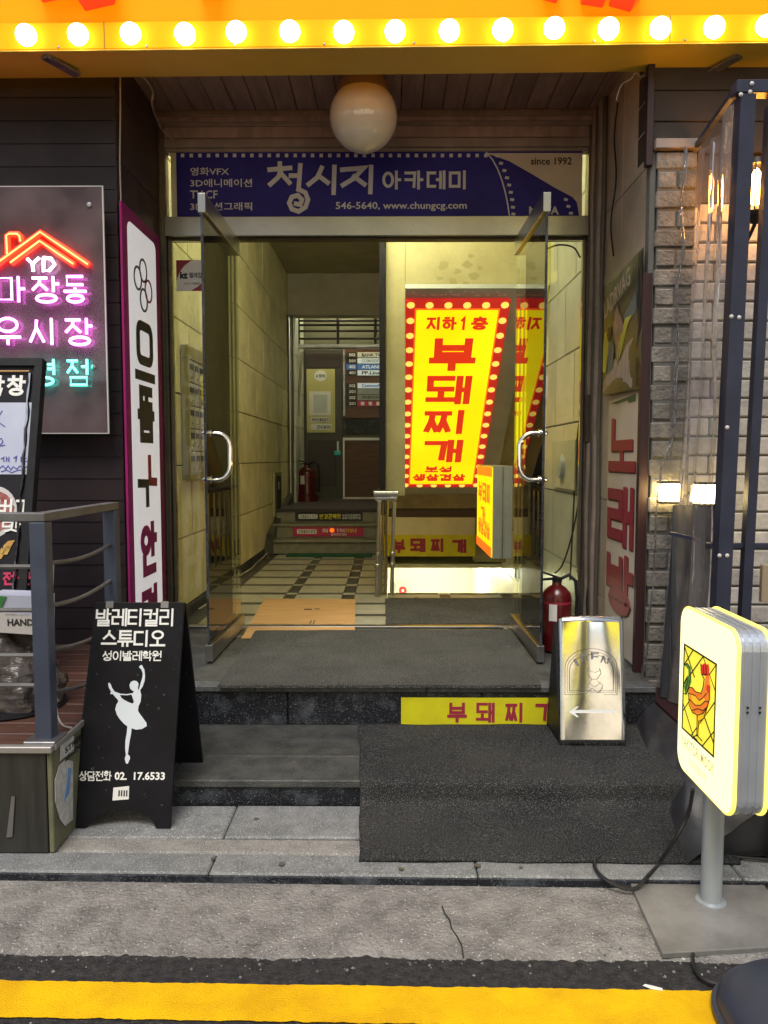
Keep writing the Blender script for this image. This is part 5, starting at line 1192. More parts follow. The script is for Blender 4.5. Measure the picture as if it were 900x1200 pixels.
for i, (ya, yb) in enumerate(((660, 637), (711, 679), (762, 735), (812, 786))):
    A = PY(52, ya, ny); Bp = PY(131, yb, fy_)
    pts = [A.lerp(Bp, k/10)+V((0, 0, -.022*math.sin(math.pi*k/10))) for k in range(11)]
    build(MB().tube(pts, .0085, 8), 'curved_rod', 'railing_grey', rg)
    zz_ = PY(20, (664, 715, 768, 803)[i], ny).z
    build(MB().tube([(-5, ny, zz_), (nx-.03, ny, zz_)], .0085, 8), 'curved_rod', 'railing_grey', rg)
# menu board on the terrace
tr_, br_ = PY(52, 421, 3.55), PZ(64, 830, DZ); br_.y = 3.25; br_ = PY(68, 850, 3.22); br_.z = DZ
FMb = Fr((br_.x-.75, br_.y, DZ), (1, 0, 0), (0, .30, tr_.z-DZ))
LH = V((0, tr_.y-br_.y, tr_.z-DZ)).length
FMb = Fr((tr_.x-.8, br_.y, DZ), (1, 0, 0), (0, tr_.y-br_.y, tr_.z-DZ))
mn = thing('menu_board', 'tall black restaurant menu board leaning on the terrace behind the railing', 'menu board', FMb(.4, 0))
build(MB().frbox(FMb, 0, 0, .8, LH, -.03, 0), 'board', 'menu_black', mn, bev=.004)
for p in ((0, LH-.035, .8, LH), (.765, 0, .8, LH-.036), (0, 0, .03, LH-.036)): build(MB().frbox(FMb, *p, 0, .018), 'frame_bar', 'black_metal', mn)
tpb = MB()
rx_ = .74
pts = []
for i in range(26): pts.append(FMb(rx_+.003*math.sin(i*1.9)+.003*random.random(), .35+(LH-.42)*i/25, .006+.005*math.sin(i*2.7)))
build(tpb.tube(pts, [.003+.007*abs(math.sin(i*1.3)) for i in range(26)], 6), 'crumpled_tape', 'mirror_steel', mn)
build(MB().tube([FMb(.02, LH-.06, .01), FMb(.74, LH-.06, .01)], .004, 6), 'copper_trim', 'cardboard', mn)
hang_px(FMb, '막창', (-16, 440, 30, 464), 'white_print', mn, t=.17)
wp = FMb.rect(-60, 472, 45, 556); build(MB().frbox(FMb, *wp, 0, .003), 'paper_sheet', 'paper_blue', mn)
for k, pts in enumerate(([(3, 482), (-2, 490), (0, 496), (6, 500)], [(-4, 516), (2, 514), (4, 518), (0, 523), (6, 522)], [(2, 538), (5, 536), (5, 541)], [(8, 541), (8, 536), (11, 541), (11, 536)], [(17, 537), (20, 535), (19, 541)], [(25, 536), (25, 541)], [(28, 537), (31, 537), (28, 541), (32, 541)],
    [(0, 549), (4, 546), (7, 550), (10, 546), (13, 551), (16, 547), (20, 550), (24, 546), (28, 549), (32, 547)], [(2, 553), (8, 551), (14, 554), (22, 551), (30, 552)])):
    mb = MB(); strokes(mb, FMb, [([FMb.hit(*p) for p in pts], False)], .004, .003, .0045, JIT); build(mb, 'handwriting', 'blue_scribble', mn)
c1 = FMb.hit(-8, 600); mb = MB(); n = 26; rad = FMb.hit(20, 600)[0]-c1[0]
build(MB().prism(FMb, [(c1[0]+rad*math.cos(2*math.pi*i/n), c1[1]+rad*1.1*math.sin(2*math.pi*i/n)) for i in range(n)], 0, .002), 'dish_picture', 'dish_white', mn)
build(MB().prism(FMb, [(c1[0]+rad*.86*math.cos(2*math.pi*i/n)*(1+.08*math.sin(i*2.2)), c1[1]+rad*.9*math.sin(2*math.pi*i/n)) for i in range(n)], .002, .0035), 'meat_picture', 'meat', mn)
for p in (((4, 640), (10, 634), (18, 633), (12, 643), (6, 648)), ((2, 650), (8, 640), (14, 640), (9, 650)), ((-4, 655), (2, 642), (8, 644), (2, 655))):
    build(MB().prism(FMb, [FMb.hit(*q) for q in p][::-1], .0036, .0045), 'chip_picture', 'fry', mn)
hang_px(FMb, '은버가', (-24, 585, 38, 602), 'white_print', mn, t=.17, c0=.004); hang_px(FMb, '원맛집', (-22, 610, 50, 624), 'white_print', mn, t=.16, c0=.004)
hang_px(FMb, '전문', (4, 670, 37, 686), 'pink_banner', mn, t=.17, c0=.002); hang_px(FMb, '집', (41, 670, 56, 686), 'pink_banner', mn, t=.17, c0=.002)
# paper carrier tucked in the rail
FH = FY(3.0); hc = thing('paper_carrier', 'white paper carrier with green leaf corner and black capital letters', 'carrier', FH(*FH.hit(20, 742)))
build(MB().prism(FH, [FH.hit(*p) for p in ((-14, 738), (46, 742), (46, 699), (-14, 697))], -.12, 0), 'carrier_body', 'paper_blue', hc)
build(MB().prism(FH, [FH.hit(*p) for p in ((-14, 740), (46, 744), (46, 722), (-14, 716))], 0.001, .004), 'carrier_front', 'dish_white', hc)
type_px(FH, 'HAND', (9.5, 725, 40, 733), 'black_print', hc, c=.006, bold=.03)
type_px(FH, 'OPEN DAILY', (7, 718.5, 40, 721), 'grey_print', hc, c=.006, bold=.0)
build(MB().prism(FH, [FH.hit(*p) for p in ((-10, 716), (-4, 716), (2, 712), (8, 699), (-6, 698))], .001, .006), 'leaf_print', 'leaf_green', hc)
t = thing('side_carton', 'narrow white carton standing behind the near railing post', 'carton', PY(58, 740, 3.05)); fr = FY(3.05)
build(MB().prism(fr, [fr.hit(*p) for p in ((53, 742), (62.5, 740), (62.5, 696), (56, 694), (53, 700))], -.012, 0), 'carton_body', 'white_print', t)
build(MB().prism(fr, [fr.hit(*p) for p in ((57.5, 694), (60, 694), (61, 662), (59, 660))], -.02, 0), 'carton_flap', 'paper', t)
# clear bag lump on the deck
bc = PY(8, 790, 3.1); bc.z = DZ+.09
def bag(u, v):
    th = u*2*math.pi; ph_ = v*math.pi/2; r = .17*(1+.2*noise.noise(V((math.cos(th)*2, math.sin(th)*2, v*3)))+.16*abs(noise.noise(V((math.cos(th)*6, math.sin(th)*6, v*8))))+.10*abs(noise.noise(V((math.cos(th)*14, math.sin(th)*14, v*16)))))
    return (bc.x+r*1.15*math.cos(th)*math.cos(ph_)**.8, bc.y+r*.8*math.sin(th)*math.cos(ph_)**.8, DZ+.012+.30*math.sin(ph_)*(1+.1*math.sin(th*3)))
mb = MB().grid(bag, 90, 40); mb.smooth = True; tag(build(mb, 'plastic_bag', 'bag_plastic'), 'crumpled grey plastic bag sitting on the terrace boards behind the railing', 'bag')
tag(build(MB().lathe((bc.x+.02, bc.y, DZ+.0), [(.20, 0), (.21, .008), (.19, .012), (0, .012)], 28), 'serving_tray', 'black_metal'), 'dark round tray under the plastic bag on the terrace', 'tray')
# foot of the board: black triangular stand
fr = FY(3.4); tag(build(MB().prism(fr, [fr.hit(*p) for p in ((68, 845), (82, 845), (78, 812), (73, 792), (70, 812))], -.05, 0), 'board_stand', 'black_metal'), 'black wedge shaped stand foot on the terrace beside the menu board', 'stand')
cable('thin grey wire looping on the terrace corner', [PZ(x, y, DZ+.006) for x, y in ((66, 826), (68, 840), (74, 850), (84, 853))], .004, 'cable_pale')

# ballet A-board
q = [PZ(80, 972, ZS+.001), PZ(199.5, 972, ZS+.001)]; yb_ = (q[0].y+q[1].y)/2
T0, T1 = PY(112, 706, yb_+.19), PY(216, 706, yb_+.19)
Lb, Rb = V((q[0].x, yb_, ZS+.001)), V((q[1].x, yb_, ZS+.001))
FA = Fr(Lb, (1, 0, 0), V((0, .19, T0.z-ZS))); TH = V((0, .19, T0.z-ZS)).length
ab = thing('ballet_board', 'black folding A-board with white ballerina and Korean lettering', 'A-board', ((Lb.x+Rb.x)/2, yb_+.1, ZS))
wA = Rb.x-Lb.x; tl, trr = FA.hit(112, 706)[0], FA.hit(216, 706)[0]
arch = [(FA.hit(x, y)) for x, y in ((183, 972), (180, 964), (173, 957), (162, 952), (148, 949.5), (133, 951), (118, 956), (106, 964), (99, 972))]
poly = [(0, 0), ] + [(a, max(b, 0)) for a, b in arch[::-1]] + [(wA, 0), (trr, TH), (tl, TH)]
build(MB().prism(FA, poly, -.014, 0), 'front_leaf', 'aboard_black', ab, bev=.002)
Bk = Fr((Lb.x, yb_+.40, ZS+.001), (1, 0, 0), V((0, -.195, T0.z-ZS-.004)))
rb0 = PZ(217, 946, ZS).x-Lb.x
build(MB().prism(Bk, [(.02, 0), (rb0+.03, 0), (trr, TH-.01), (tl, TH-.01)], -.014, 0), 'rear_leaf', 'aboard_black', ab)
for p in FA, : pass
hang_px(FA, '발레티컬리', (112.5, 713, 205, 734), 'white_print', ab, t=.125, gap=.04)
hang_px(FA, '스튜디오', (119, 738.5, 194, 758), 'white_print', ab, t=.135, gap=.04)
hang_px(FA, '성이발레학원', (120.5, 762.5, 190, 774.5), 'white_print', ab, t=.12, gap=.04)
hang_px(FA, '상담전화', (93, 903.5, 131, 915), 'white_print', ab, t=.12, gap=.04)
type_px(FA, '02.', (134.5, 904.5, 149, 914), 'white_print', ab, bold=.03); type_px(FA, '17.6533', (157, 904.5, 193.5, 914), 'white_print', ab, bold=.03)
bal = [(447, 1060), (452, 1064), (458, 1055), (462, 1040), (470, 1025), (461, 1018), (463, 990), (468, 950), (474, 915), (500, 916), (525, 912), (550, 908), (572, 898), (570, 885), (556, 872), (548, 850), (541, 832), (538, 812), (547, 790), (548, 765), (545, 752), (553, 730), (560, 712), (562, 690), (561, 668), (556, 650), (549, 647), (543, 653), (548, 660), (552, 664), (553, 690), (549, 708), (541, 728), (536, 738), (530, 733), (533, 722), (529, 710), (519, 706), (507, 710), (500, 722), (500, 735), (506, 746), (514, 751), (512, 757), (503, 762), (480, 765), (450, 762), (428, 757), (420, 745), (416, 728), (411, 719), (407, 722), (408, 738), (415, 752), (413, 764), (422, 770), (430, 778), (448, 793), (440, 810), (438, 832), (443, 860), (455, 882), (470, 898), (485, 906), (478, 912), (474, 930), (466, 960), (462, 1000), (454, 1030), (448, 1040)]
# silhouette measured on an enlarged copy of the board: 3.6 px per photo px; legs drawn to the same scale
bp = [(x*1.0, y) for x, y in bal]
def bpt(x, y): return FA.hit(x/3.6, 600+y/3.6)
# keep the supporting leg below the skirt
body = [(532, 1060), (540, 1062), (545, 1050), (550, 1040), (548, 1028), (540, 1022), (543, 1000), (548, 965), (554, 935), (556, 912), (575, 918), (600, 915), (620, 903), (618, 888), (606, 872), (590, 850), (583, 838), (585, 820), (594, 800), (597, 772), (592, 752), (603, 735), (611, 712), (613, 690), (610, 665), (604, 655), (600, 645), (592, 647), (587, 655), (597, 664), (603, 680), (601, 700), (594, 722), (588, 745), (584, 752), (583, 738), (586, 725), (578, 713), (565, 711), (553, 717), (547, 730), (550, 745), (560, 754), (567, 757), (560, 764), (535, 768), (508, 766), (484, 757), (474, 742), (468, 726), (461, 719), (457, 725), (461, 742), (469, 757), (466, 768), (477, 768), (485, 778), (497, 790), (500, 800), (492, 812), (487, 832), (494, 855), (508, 876), (524, 893), (538, 904), (536, 930), (530, 965), (529, 1000), (532, 1025), (527, 1040)]
poly2 = [bpt(*p) for p in body]
# armhole gap is part of the outline: body side curve between arm and torso
def fill2d(mb, fr, poly, c):
    from mathutils.geometry import tessellate_polygon
    tris = tessellate_polygon([[V((a, b, 0)) for a, b in poly]]); mb.add([fr(a, b, c) for a, b in poly], [tuple(t) for t in tris]); return mb
build(fill2d(MB(), FA, poly2, .0025), 'ballerina', 'ballerina', ab)
hole = [bpt(*p) for p in ((508, 771), (535, 773), (556, 770), (561, 785), (566, 800), (560, 808), (540, 800), (522, 790), (512, 782))]
build(fill2d(MB(), FA, hole, .0032), 'arm_gap', 'aboard_black', ab)
for x in (.12, .74): build(MB().frbox(FA, tl+(trr-tl)*x, TH-.022, tl+(trr-tl)*x+.03, TH+.004, 0, .003), 'hinge', 'dull_steel', ab)
build(MB().prism(FA, [FA.hit(*p) for p in ((132, 938), (151, 936.5), (151.5, 921), (133, 923))], 0, .002), 'paper_tag', 'paper', ab)
for x in (139, 142, 145, 148): build(MB().frbox(FA, *FA.rect(x, 926, x+1.6, 933), .002, .003), 'tag_print', 'black_print', ab)

# ================================================================== RIGHT SIDE: BRICK PIER AND WALL
def brickmesh(w_, h_, d, m): return MB().cbox(-w_/2, w_/2, -d/2, d/2, -h_/2, h_/2, .006).mesh('brick', m)
pr = thing('brick_pier', 'narrow rough grey brick pier of alternating long and paired bricks', 'pier', (1.42, 4.0, 0))
PX0, PX1, PYf = 1.318, 1.515, 3.90
build(MB().box(PX0+.004, PX1-.004, PYf+.007, 4.16, 0, PY(780, 178, PYf).z-.01), 'mortar_core', 'mortar', pr)
top = PY(780, 176, PYf).z; ch_ = .0945; n = int(top/ch_)
LB = brickmesh(PX1-PX0, ch_-.014, .20, 'brick_old'); SB = brickmesh((PX1-PX0)/2-.010, ch_-.014, .20, 'brick_old')
for i in range(n):
    z = top-ch_*(i+.5); j = random.uniform(-.007, .006)
    if i % 2 == 0: put(LB, 'brick', ((PX0+PX1)/2-.004, PYf+.10+j, z), pr, rot=(0, random.uniform(-.01, .01), random.uniform(-.012, .012)))
    else:
        for s in (-1, 1): put(SB, 'brick', ((PX0+PX1)/2+s*(PX1-PX0)/4, PYf+.100+random.uniform(-.005, .004), z), pr, rot=(0, random.uniform(-.01, .01), 0))
build(MB().cbox(PX0-.03, PX0-.001, PYf+.02, PYf+.08, 0, top), 'edge_render', 'mortar', pr)
bw_ = thing('painted_brick_wall', 'pale painted brick wall behind the clear curtain and steel frame', 'wall', (2.6, 4.1, 0))
WY = 3.96; wtop = PY(830, 238, WY).z
build(MB().box(PX1+.002, 7, WY+.012, WY+.2, 0, wtop-.012), 'mortar_core', 'mortar', bw_)
bwid, bh = .232, .097; PB = brickmesh(bwid-.010, bh-.010, .10, 'brick_painted'); PH = brickmesh(bwid/2-.010, bh-.010, .10, 'brick_painted')
rown = int(wtop/bh); cnt = 0
for i in range(rown):
    z = wtop-bh*(i+.5); x = PX1+.004; 
    if i % 2: put(PH, 'brick', (x+bwid/4, WY+.052, z), bw_); x += bwid/2
    while x < 3.1:
        if cnt < 270: put(PB, 'brick', (x+bwid/2, WY+.05+random.uniform(-.003, .003), z), bw_); cnt += 1
        x += bwid
mb = MB()
for i in range(rown):
    z = wtop-bh*(i+.5); x = PX1+.004+(bwid/2 if i % 2 else 0)+bwid*math.ceil((3.1-PX1-.004-(bwid/2 if i % 2 else 0))/bwid)
    while x < 6.9: mb.cbox(x+.005, x+bwid-.005, WY+.002, WY+.1, z-bh/2+.005, z+bh/2-.005, .005); x += bwid
build(mb, 'far_brick', 'brick_painted', bw_)['kind'] = 'stuff'
up = thing('upper_fascia', 'dark brown boarded fascia above the brick pier and painted wall', 'fascia', (3, 3.98, 3.0))
zf0 = top+.004
zq = zf0
while zq < CZ+.6: build(MB().cbox(PX0-.02, 7, WY-.02+.003*random.random(), WY+.2, zq+.0015, zq+.148, .004), 'fascia_board', 'dark_soffit', up); zq += .15
build(MB().cbox(PX1+.002, 7, WY+.005, WY+.2, wtop, zf0-.002), 'lower_board', 'dark_soffit', up)
bx('corner_batten', 'maroon_wood', up, 1.262, 1.296, 3.905, 3.947, PY(748, 195, 3.92).z, CZ+.3)
bx('cap_board', 'porch_trim', up, 1.30, 1.52, 3.88, 3.937, top+.003, top+.05)

# clear curtain enclosure
en = thing('steel_enclosure_frame', 'dark bolted steel frame of the curtained enclosure at the right edge', 'frame', (1.5, 3.2, ZS))
Yp = 3.2; tx = PY(869, 200, Yp).x; ztp = PY(875, 97, Yp).z; pw2 = .084
cpt, cpb = PY(873, 118, Yp), PY(839, 800, Yp); cpb = cpt+(cpb-cpt)*((cpt.z-ZS)/(cpt.z-cpb.z)); build(MB().bar(cpb, V((cpt.x, cpt.y, ztp-.055)), .064, .06), 'corner_post', 'post_blue', en)
bx('top_beam', 'post_blue', en, tx-pw2/2, 5.5, Yp-.03, Yp+.03, ztp-.050, ztp)
build(MB().bar((tx-.03, Yp+.031, ztp-.03), (1.50, 3.88, PY(803, 170, 3.88).z), .022, .022), 'side_beam', 'post_blue', en)
spt, spb = PY(904, 125, 3.3), PY(873, 700, 3.3); spb = spt+(spb-spt)*((spt.z-ZS)/(spt.z-spb.z)); build(MB().bar(spb, spt, .042, .04), 'second_post', 'post_blue', en)
zr = PY(880, 637, 3.4).z
bx('cross_rail', 'post_blue', en, tx-.05, 5.5, Yp+.10, Yp+.13, zr-.012, zr+.012)
bolt = MB().lathe((0, 0, 0), [(.0085, 0), (.0085, .003), (.005, .006), (0, .007)], 10, (0, -1, 0)).mesh('bolt', 'dish_white')
screw = MB().lathe((0, 0, 0), [(.004, 0), (.003, .0015), (0, .002)], 8, (0, -1, 0)).mesh('screw', 'black_metal')
for x, y in ((868, 111), (881, 98), (879, 108), (852, 501), (843, 651), (852, 651), (857, 371), (866, 372)): 
    p = PY(x, y, Yp-.031); put(bolt, 'bolt', p, en)
lg = thing('enclosure_ledge', 'dark low boarded wall with brown ledge under the clear curtain', 'ledge', (1.34, 3.4, ZS))
bx('low_wall', 'tarp_dark', lg, 1.33, 1.37, 2.55, 3.88, ZS, .25)
bx('brown_ledge', 'maroon_wood', lg, 1.29, 1.40, 2.55, 3.89, .251, .275)
bx('enclosure_floor', 'dark_tile', lg, 1.371, 5.5, 2.6, 3.96, ZS, ZS+.02)
def cur(u, v):
    y = 3.88+(3.22-3.88)*u; zt_ = PY(803, 175, 3.88).z*(1-u)+(ztp-.07)*u-.05*math.sin(math.pi*u); zz_ = .28+(zt_-.28)*v
    xt = 1.52+(tx-.04-1.52)*u; xb = 1.36; k = v**.7; x = xb+(xt-xb)*k
    wv = .014*math.sin(u*17+2.2*v)+.010*math.sin(u*31-5*v)+.012*noise.noise(V((u*3, v*6, 1)))
    return (x+wv, y+.02*noise.noise(V((u*2, v*5, 8))), zz_)
mb = MB().grid(cur, 46, 70); mb.smooth = True; tag(build(mb, 'clear_curtain', 'curtain_film'), 'creased clear plastic curtain between the brick pier and the steel post', 'curtain')
# gathered rope of curtain film down the pier edge
def gather(pts, r, label, m='curtain_edge'):
    P = [V(p) for p in pts]; out, rad = [], []
    for i in range(len(P)-1):
        for k in range(8):
            t = k/8; p = P[i].lerp(P[i+1], t); s = i*8+k
            out.append(p+V((.0035*math.sin(s*.5), .004*math.cos(s*.7), 0))); rad.append(r*.7*(1+.3*math.sin(s*.6)+.2*math.sin(s*1.3)))
    mb = MB().tube(out, rad, 7); return tag(build(mb, 'curtain_edge', m), label, 'curtain edge')
sheet_glass('curtain_edge', (.62, .60, .62), refl=2.2, rough=.08, bump=1, bs=30, haze=.3, hcol=(.18, .17, .17))
gather([PY(x, y, 3.84) for x, y in ((804, 172), (799, 230), (800, 300), (793, 340), (794, 420), (791, 480), (789, 505))], .010, 'gathered glossy curtain edge hanging down the outer side of the brick pier')
gather([PY(x, y, 3.80) for x, y in ((789, 508), (778, 540), (770, 580), (768, 640), (764, 700), (758, 760), (752, 800))], .008, 'loose glossy curtain hem sweeping down from the pier to the ledge')
sk0 = [(745, 848), (758, 880), (776, 935), (790, 975), (806, 1012)]
def skf(u, v):
    k = u*4; i = min(int(k), 3); f = k-i
    zs_ = [ZT+.012, ZT+.010, ZS+.02, ZS+.012, ZS+.010]; b0 = PZ(*sk0[i], zs_[i]); b1 = PZ(*sk0[i+1], zs_[i+1]); b = b0.lerp(b1, f)
    t = V((1.288, 3.89+(2.56-3.89)*u, .262)); p = t.lerp(b, 1-v)
    wv = (.004*math.sin(u*23+3*v)+.010*noise.noise(V((u*6, v*3, 5))))*4*v*(1-v)
    return (p.x+wv, p.y, p.z+.006*math.sin(u*15)*v*(1-v)*4)
mb = MB().grid(skf, 60, 24); mb.smooth = True; tag(build(mb, 'plastic_skirt', 'skirt_plastic'), 'dark grey plastic skirt slanting from the ledge down to the steps', 'tarp')
def skg(u, v):
    x = 1.045+3.6*u; return (x+.25*v*(1-min(u*14, 1))+.0, 2.63-.06*v+.008*math.sin(u*60+2*v)*v*(1-v)*4, ZS+.012+(.25-ZS)*v)
mb = MB().grid(skg, 90, 16); mb.smooth = True; tag(build(mb, 'plastic_skirt', 'skirt_plastic'), 'dark grey plastic skirt along the street front of the enclosure behind the rooster sign', 'tarp')
# lanterns
def lantern(label, px, py, Y, w_=.105, h_=.10):
    c = PY(px, py, Y); t = thing('square_lantern', label, 'lamp', c, 'square lanterns by the brick pier')
    build(MB().cbox(c.x-w_/2+.008, c.x+w_/2-.008, Y-.03, Y+.03, c.z-h_/2+.008, c.z+h_/2-.008), 'glass_block', 'warm_lamp', t)
    for z in (-1, 1): build(MB().cbox(c.x-w_/2, c.x+w_/2, Y-.036, Y+.036, c.z+z*h_/2-.006, c.z+z*h_/2+.006), 'lantern_cap', 'black_metal', t)
    for x in (-1, -.45, 1): build(MB().cbox(c.x+x*(w_/2-.004)-.003, c.x+x*(w_/2-.004)+.003, Y-.034, Y-.0305, c.z-h_/2+.006, c.z+h_/2-.006), 'lantern_bar', 'black_metal', t)
    return c
c1 = lantern('glowing square lantern fixed low on the brick pier', 784, 577, 3.84)
c2 = lantern('glowing square lantern on the dark post behind the curtain', 829, 579, 3.62)
tag(build(MB().cbox(c2.x-.055, c2.x+.04, 3.60, 3.66, .28, c2.z-.058), 'lantern_post', 'post_blue'), 'dark upright post below the lantern behind the curtain', 'post')
def par(u, v):
    th = u*2*math.pi; z = .28+(c1.z-.062-.28)*v; r = (.16-.10*v)*(1+.14*math.sin(th*5+v*3)); return (c1.x+.11-.05*v+r*math.cos(th), 3.70+.08*v+r*.45*math.sin(th), z)
mb = MB().grid(par, 40, 16); mb.smooth = True; tag(build(mb, 'folded_parasol', 'tarp_dark'), 'dark folded parasol standing under the pier lantern behind the curtain', 'parasol')
tag(build(MB().bar(PY(786, 625, 3.6), PY(820, 633, 3.5), .02, .016), 'enclosure_rail', 'post_blue'), 'thin dark rail crossing behind the curtain below the lanterns', 'rail')
# caged flame lamp
fc = PY(886, 222, 3.72); fl_ = thing('caged_flame_lamp', 'orange glowing caged lamp behind the top of the steel posts', 'lamp', fc)
build(MB().lathe(fc+V((0, 0, -.07)), [(.012, 0), (.032, .02), (.036, .07), (.028, .12), (.010, .16), (0, .17)], 16), 'flame_bulb', 'flame_lamp', fl_)
for k in range(6):
    a = k*math.pi/3; build(MB().tube([fc+V((.048*math.cos(a)*s, .048*math.sin(a)*s, z)) for s, z in ((.8, -.10), (1, -.05), (1, .05), (.8, .11), (.3, .13))], .0035, 5), 'cage_wire', 'black_metal', fl_)
build(MB().lathe(fc+V((0, 0, -.16)), [(.01, 0), (.05, .03), (.055, .055), (.02, .06)], 16), 'lamp_cup', 'black_metal', fl_)
build(MB().tube([fc+V((0, 0, -.16)), fc+V((-.02, .05, -.24)), fc+V((-.03, .20, -.28))], .009, 8), 'lamp_arm', 'black_metal', fl_)
build(MB().lathe(fc+V((0, 0, .11)), [(.045, 0), (.03, .03), (0, .04)], 14), 'lamp_hood', 'black_metal', fl_)
fr = FY(3.7); tag(build(frb(MB(), fr, (893, 662, 906, 706), -.03, 0), 'timber_offcut', 'timber', bev=.004), 'short pale timber offcut standing behind the steel frame', 'timber')

# mirror steel board
B0_ = PZ(657, 874, ZT+.016); B1_ = PZ(733, 872, ZT+.016); ym = (B0_.y+B1_.y)/2; tp_ = PY(692, 723, ym+.13)
FI = Fr((B0_.x, ym, ZT+.016), (1, 0, 0), (0, .13, tp_.z-ZT-.016)); LI = V((0, .13, tp_.z-ZT-.016)).length; WI = B1_.x-B0_.x; txl, txr = FI.hit(655, 724)[0], FI.hit(730.5, 724)[0]
ib = thing('steel_board', 'polished steel A-board engraved with an arch emblem and a left arrow', 'A-board', ((B0_.x+B1_.x)/2, ym+.08, ZT))
def ifn(u, v): 
    a = (0+(txl-0)*v)*(1-u)+(WI+(txr-WI)*v)*u; return FI(a, LI*v+.006*math.sin(math.pi*u)*(v > .99), .012*math.sin(math.pi*u)*v)
mb = MB().grid(ifn, 14, 24); mb.smooth = True; o = build(mb, 'front_plate', 'mirror_steel', ib); sm = o.modifiers.new('thickness', 'SOLIDIFY'); sm.thickness = .006; sm.offset = -1
BkI = Fr((B0_.x-.005, ym+.27, ZT+.004), (1, 0, 0), (0, -.135, tp_.z-ZT-.02))
build(MB().prism(BkI, [(0, 0), (WI, 0), (WI-.01, LI-.02), (0, LI-.02)], -.008, 0), 'rear_leg', 'black_metal', ib)
build(MB().add([FI(.002, .01, -.008), FI(txl+.002, LI*.97, -.008), BkI(0, LI*.95, 0), BkI(0, .02, 0)], [(0, 1, 2, 3)]), 'side_gusset', 'black_metal', ib)
bow = lambda a, b: .012*math.sin(math.pi*min(max(a/WI, 0), 1))*b/LI
class Bow(Fr):
    def __call__(s, a, b, c=0): return s.o+s.u*a+s.v*b+s.n*(c+bow(a, b)+.0006)
FIb = Bow((B0_.x, ym, ZT+.016), (1, 0, 0), (0, .13, tp_.z-ZT-.016))
def arcpx(cx_, cy_, rx, ry, n=12): return [(cx_-rx*math.cos(math.pi*i/n), cy_-ry*math.sin(math.pi*i/n)) for i in range(n+1)]
for k, (x0, x1, yb2, yt2) in enumerate(((662, 723, 814, 760), (664.5, 721, 811.5, 763.5), (667, 718.5, 809.5, 767))):
    cxm, rx = (x0+x1)/2, (x1-x0)/2; cy_ = yt2+rx*.72
    pts = [(x0, yb2)]+arcpx(cxm, cy_, rx, rx*.72)+[(x1, yb2), (x0, yb2)]
    lines_px(FIb, ib, 'black_print' if k != 1 else 'grey_print', .0016, [pts], c1=.0012, name='arch_line')
mb = MB()
for ch, x, y, rot in (('I', 675.5, 777, .55), ('D', 684.5, 771.5, .25), ('E', 696.5, 769.5, -.06), ('N', 708.5, 774.5, -.45)):
    a, b = FI.hit(x, y); f2 = Fr(FIb(a, b, .0012), V((math.cos(rot), 0, math.sin(rot))), V((-math.sin(rot), 0, math.cos(rot)))); typed(mb, f2, ch, -.017 if ch != 'I' else -.006, -.020, .017 if ch != 'I' else .006, .020, c=.001, bold=.012)
build(mb, 'lettering', 'grey_print', ib)['kind'] = 'stuff'
emb = [[(689, 783), (688, 789), (693, 796), (699, 796), (704, 789), (702, 783)], [(693, 796), (690, 801), (686, 808), (692, 811), (703, 811), (706, 803), (700, 798)], [(690, 786), (697, 788), (704, 785)], [(691, 801), (697, 805), (703, 800)], [(687, 812), (694, 806), (700, 812), (706, 806)]]
lines_px(FIb, ib, 'grey_print', .0018, emb, c1=.0012, name='emblem_line')
ay = 832; build(fill2d(MB(), FIb, [FI.hit(*p) for p in ((666, ay+2), (676, ay-4.5), (678, ay-4), (673.5, ay-.2), (722, ay-.2), (722, ay+3.4), (673.5, ay+3.4), (678, ay+8), (676, ay+8.5))], .0016), 'arrow', 'white_print', ib)

# rooster light box on its stand
z0 = .022; qb = [PZ(728, 1011, z0), PZ(882, 1007, z0), PZ(930, 1108, z0), PZ(776, 1117, z0)]
rs_ = thing('rooster_light_sign', 'glowing rounded yellow sign box with a stained glass rooster on a post and steel base', 'sign', (1.035, 2.39, 0.01))
bt = MB().add([p+V((0, 0, dz)) for dz in (-.018, 0) for p in qb], [(7, 6, 5, 4), (0, 1, 2, 3), (4, 5, 1, 0), (5, 6, 2, 1), (6, 7, 3, 2), (7, 4, 0, 3)])
build(bt, 'base_plate', 'base_plate', rs_, bev=.003)
pc_ = PZ(833, 1056, z0); xf0 = .985
yn_ = PX(861, 850, xf0).y; yf_ = PX(794.5, 820, xf0).y
szb = PX(855, 955, xf0).z; szt = PX(800, 714, xf0).z
szb = PX(850, 957, xf0).z; TKN = .105
build(MB().tube([pc_, V((pc_.x, pc_.y, szb+.01))], .033, 24), 'post', 'pole_grey', rs_)
build(MB().lathe(pc_, [(.047, 0), (.047, .004), (.034, .008)], 24), 'post_flange', 'pole_grey', rs_)
FX = FR(xf0, 0, 0); A0, A1 = -yf_, -yn_
szt = PX(828, 722, xf0).z
zc0, zc1 = szb, szt
build(MB().prism(FX, rrect(A0+.006, zc0+.006, A1-.006, zc1-.006, .055), -TKN+.012, -.012), 'casing', 'casing', rs_)
for c in (-.030, -.052, -.074): 
    mb = MB(); n_ = rrect(A0+.0035, zc0+.0035, A1-.0035, zc1-.0035, .056, 5)
    build(MB().prism(FX, n_, c-.005, c+.005), 'casing_rib', 'casing', rs_)
build(MB().prism(FX, rrect(A0, zc0, A1, zc1, .06), -.0135, -.002), 'glowing_rim', 'sign_rim_glow', rs_, bev=.003)
build(MB().prism(FX, rrect(A0+.007, zc0+.007, A1-.007, zc1-.007, .054), -.0019, 0), 'lit_face', 'sign_face_lit', rs_)
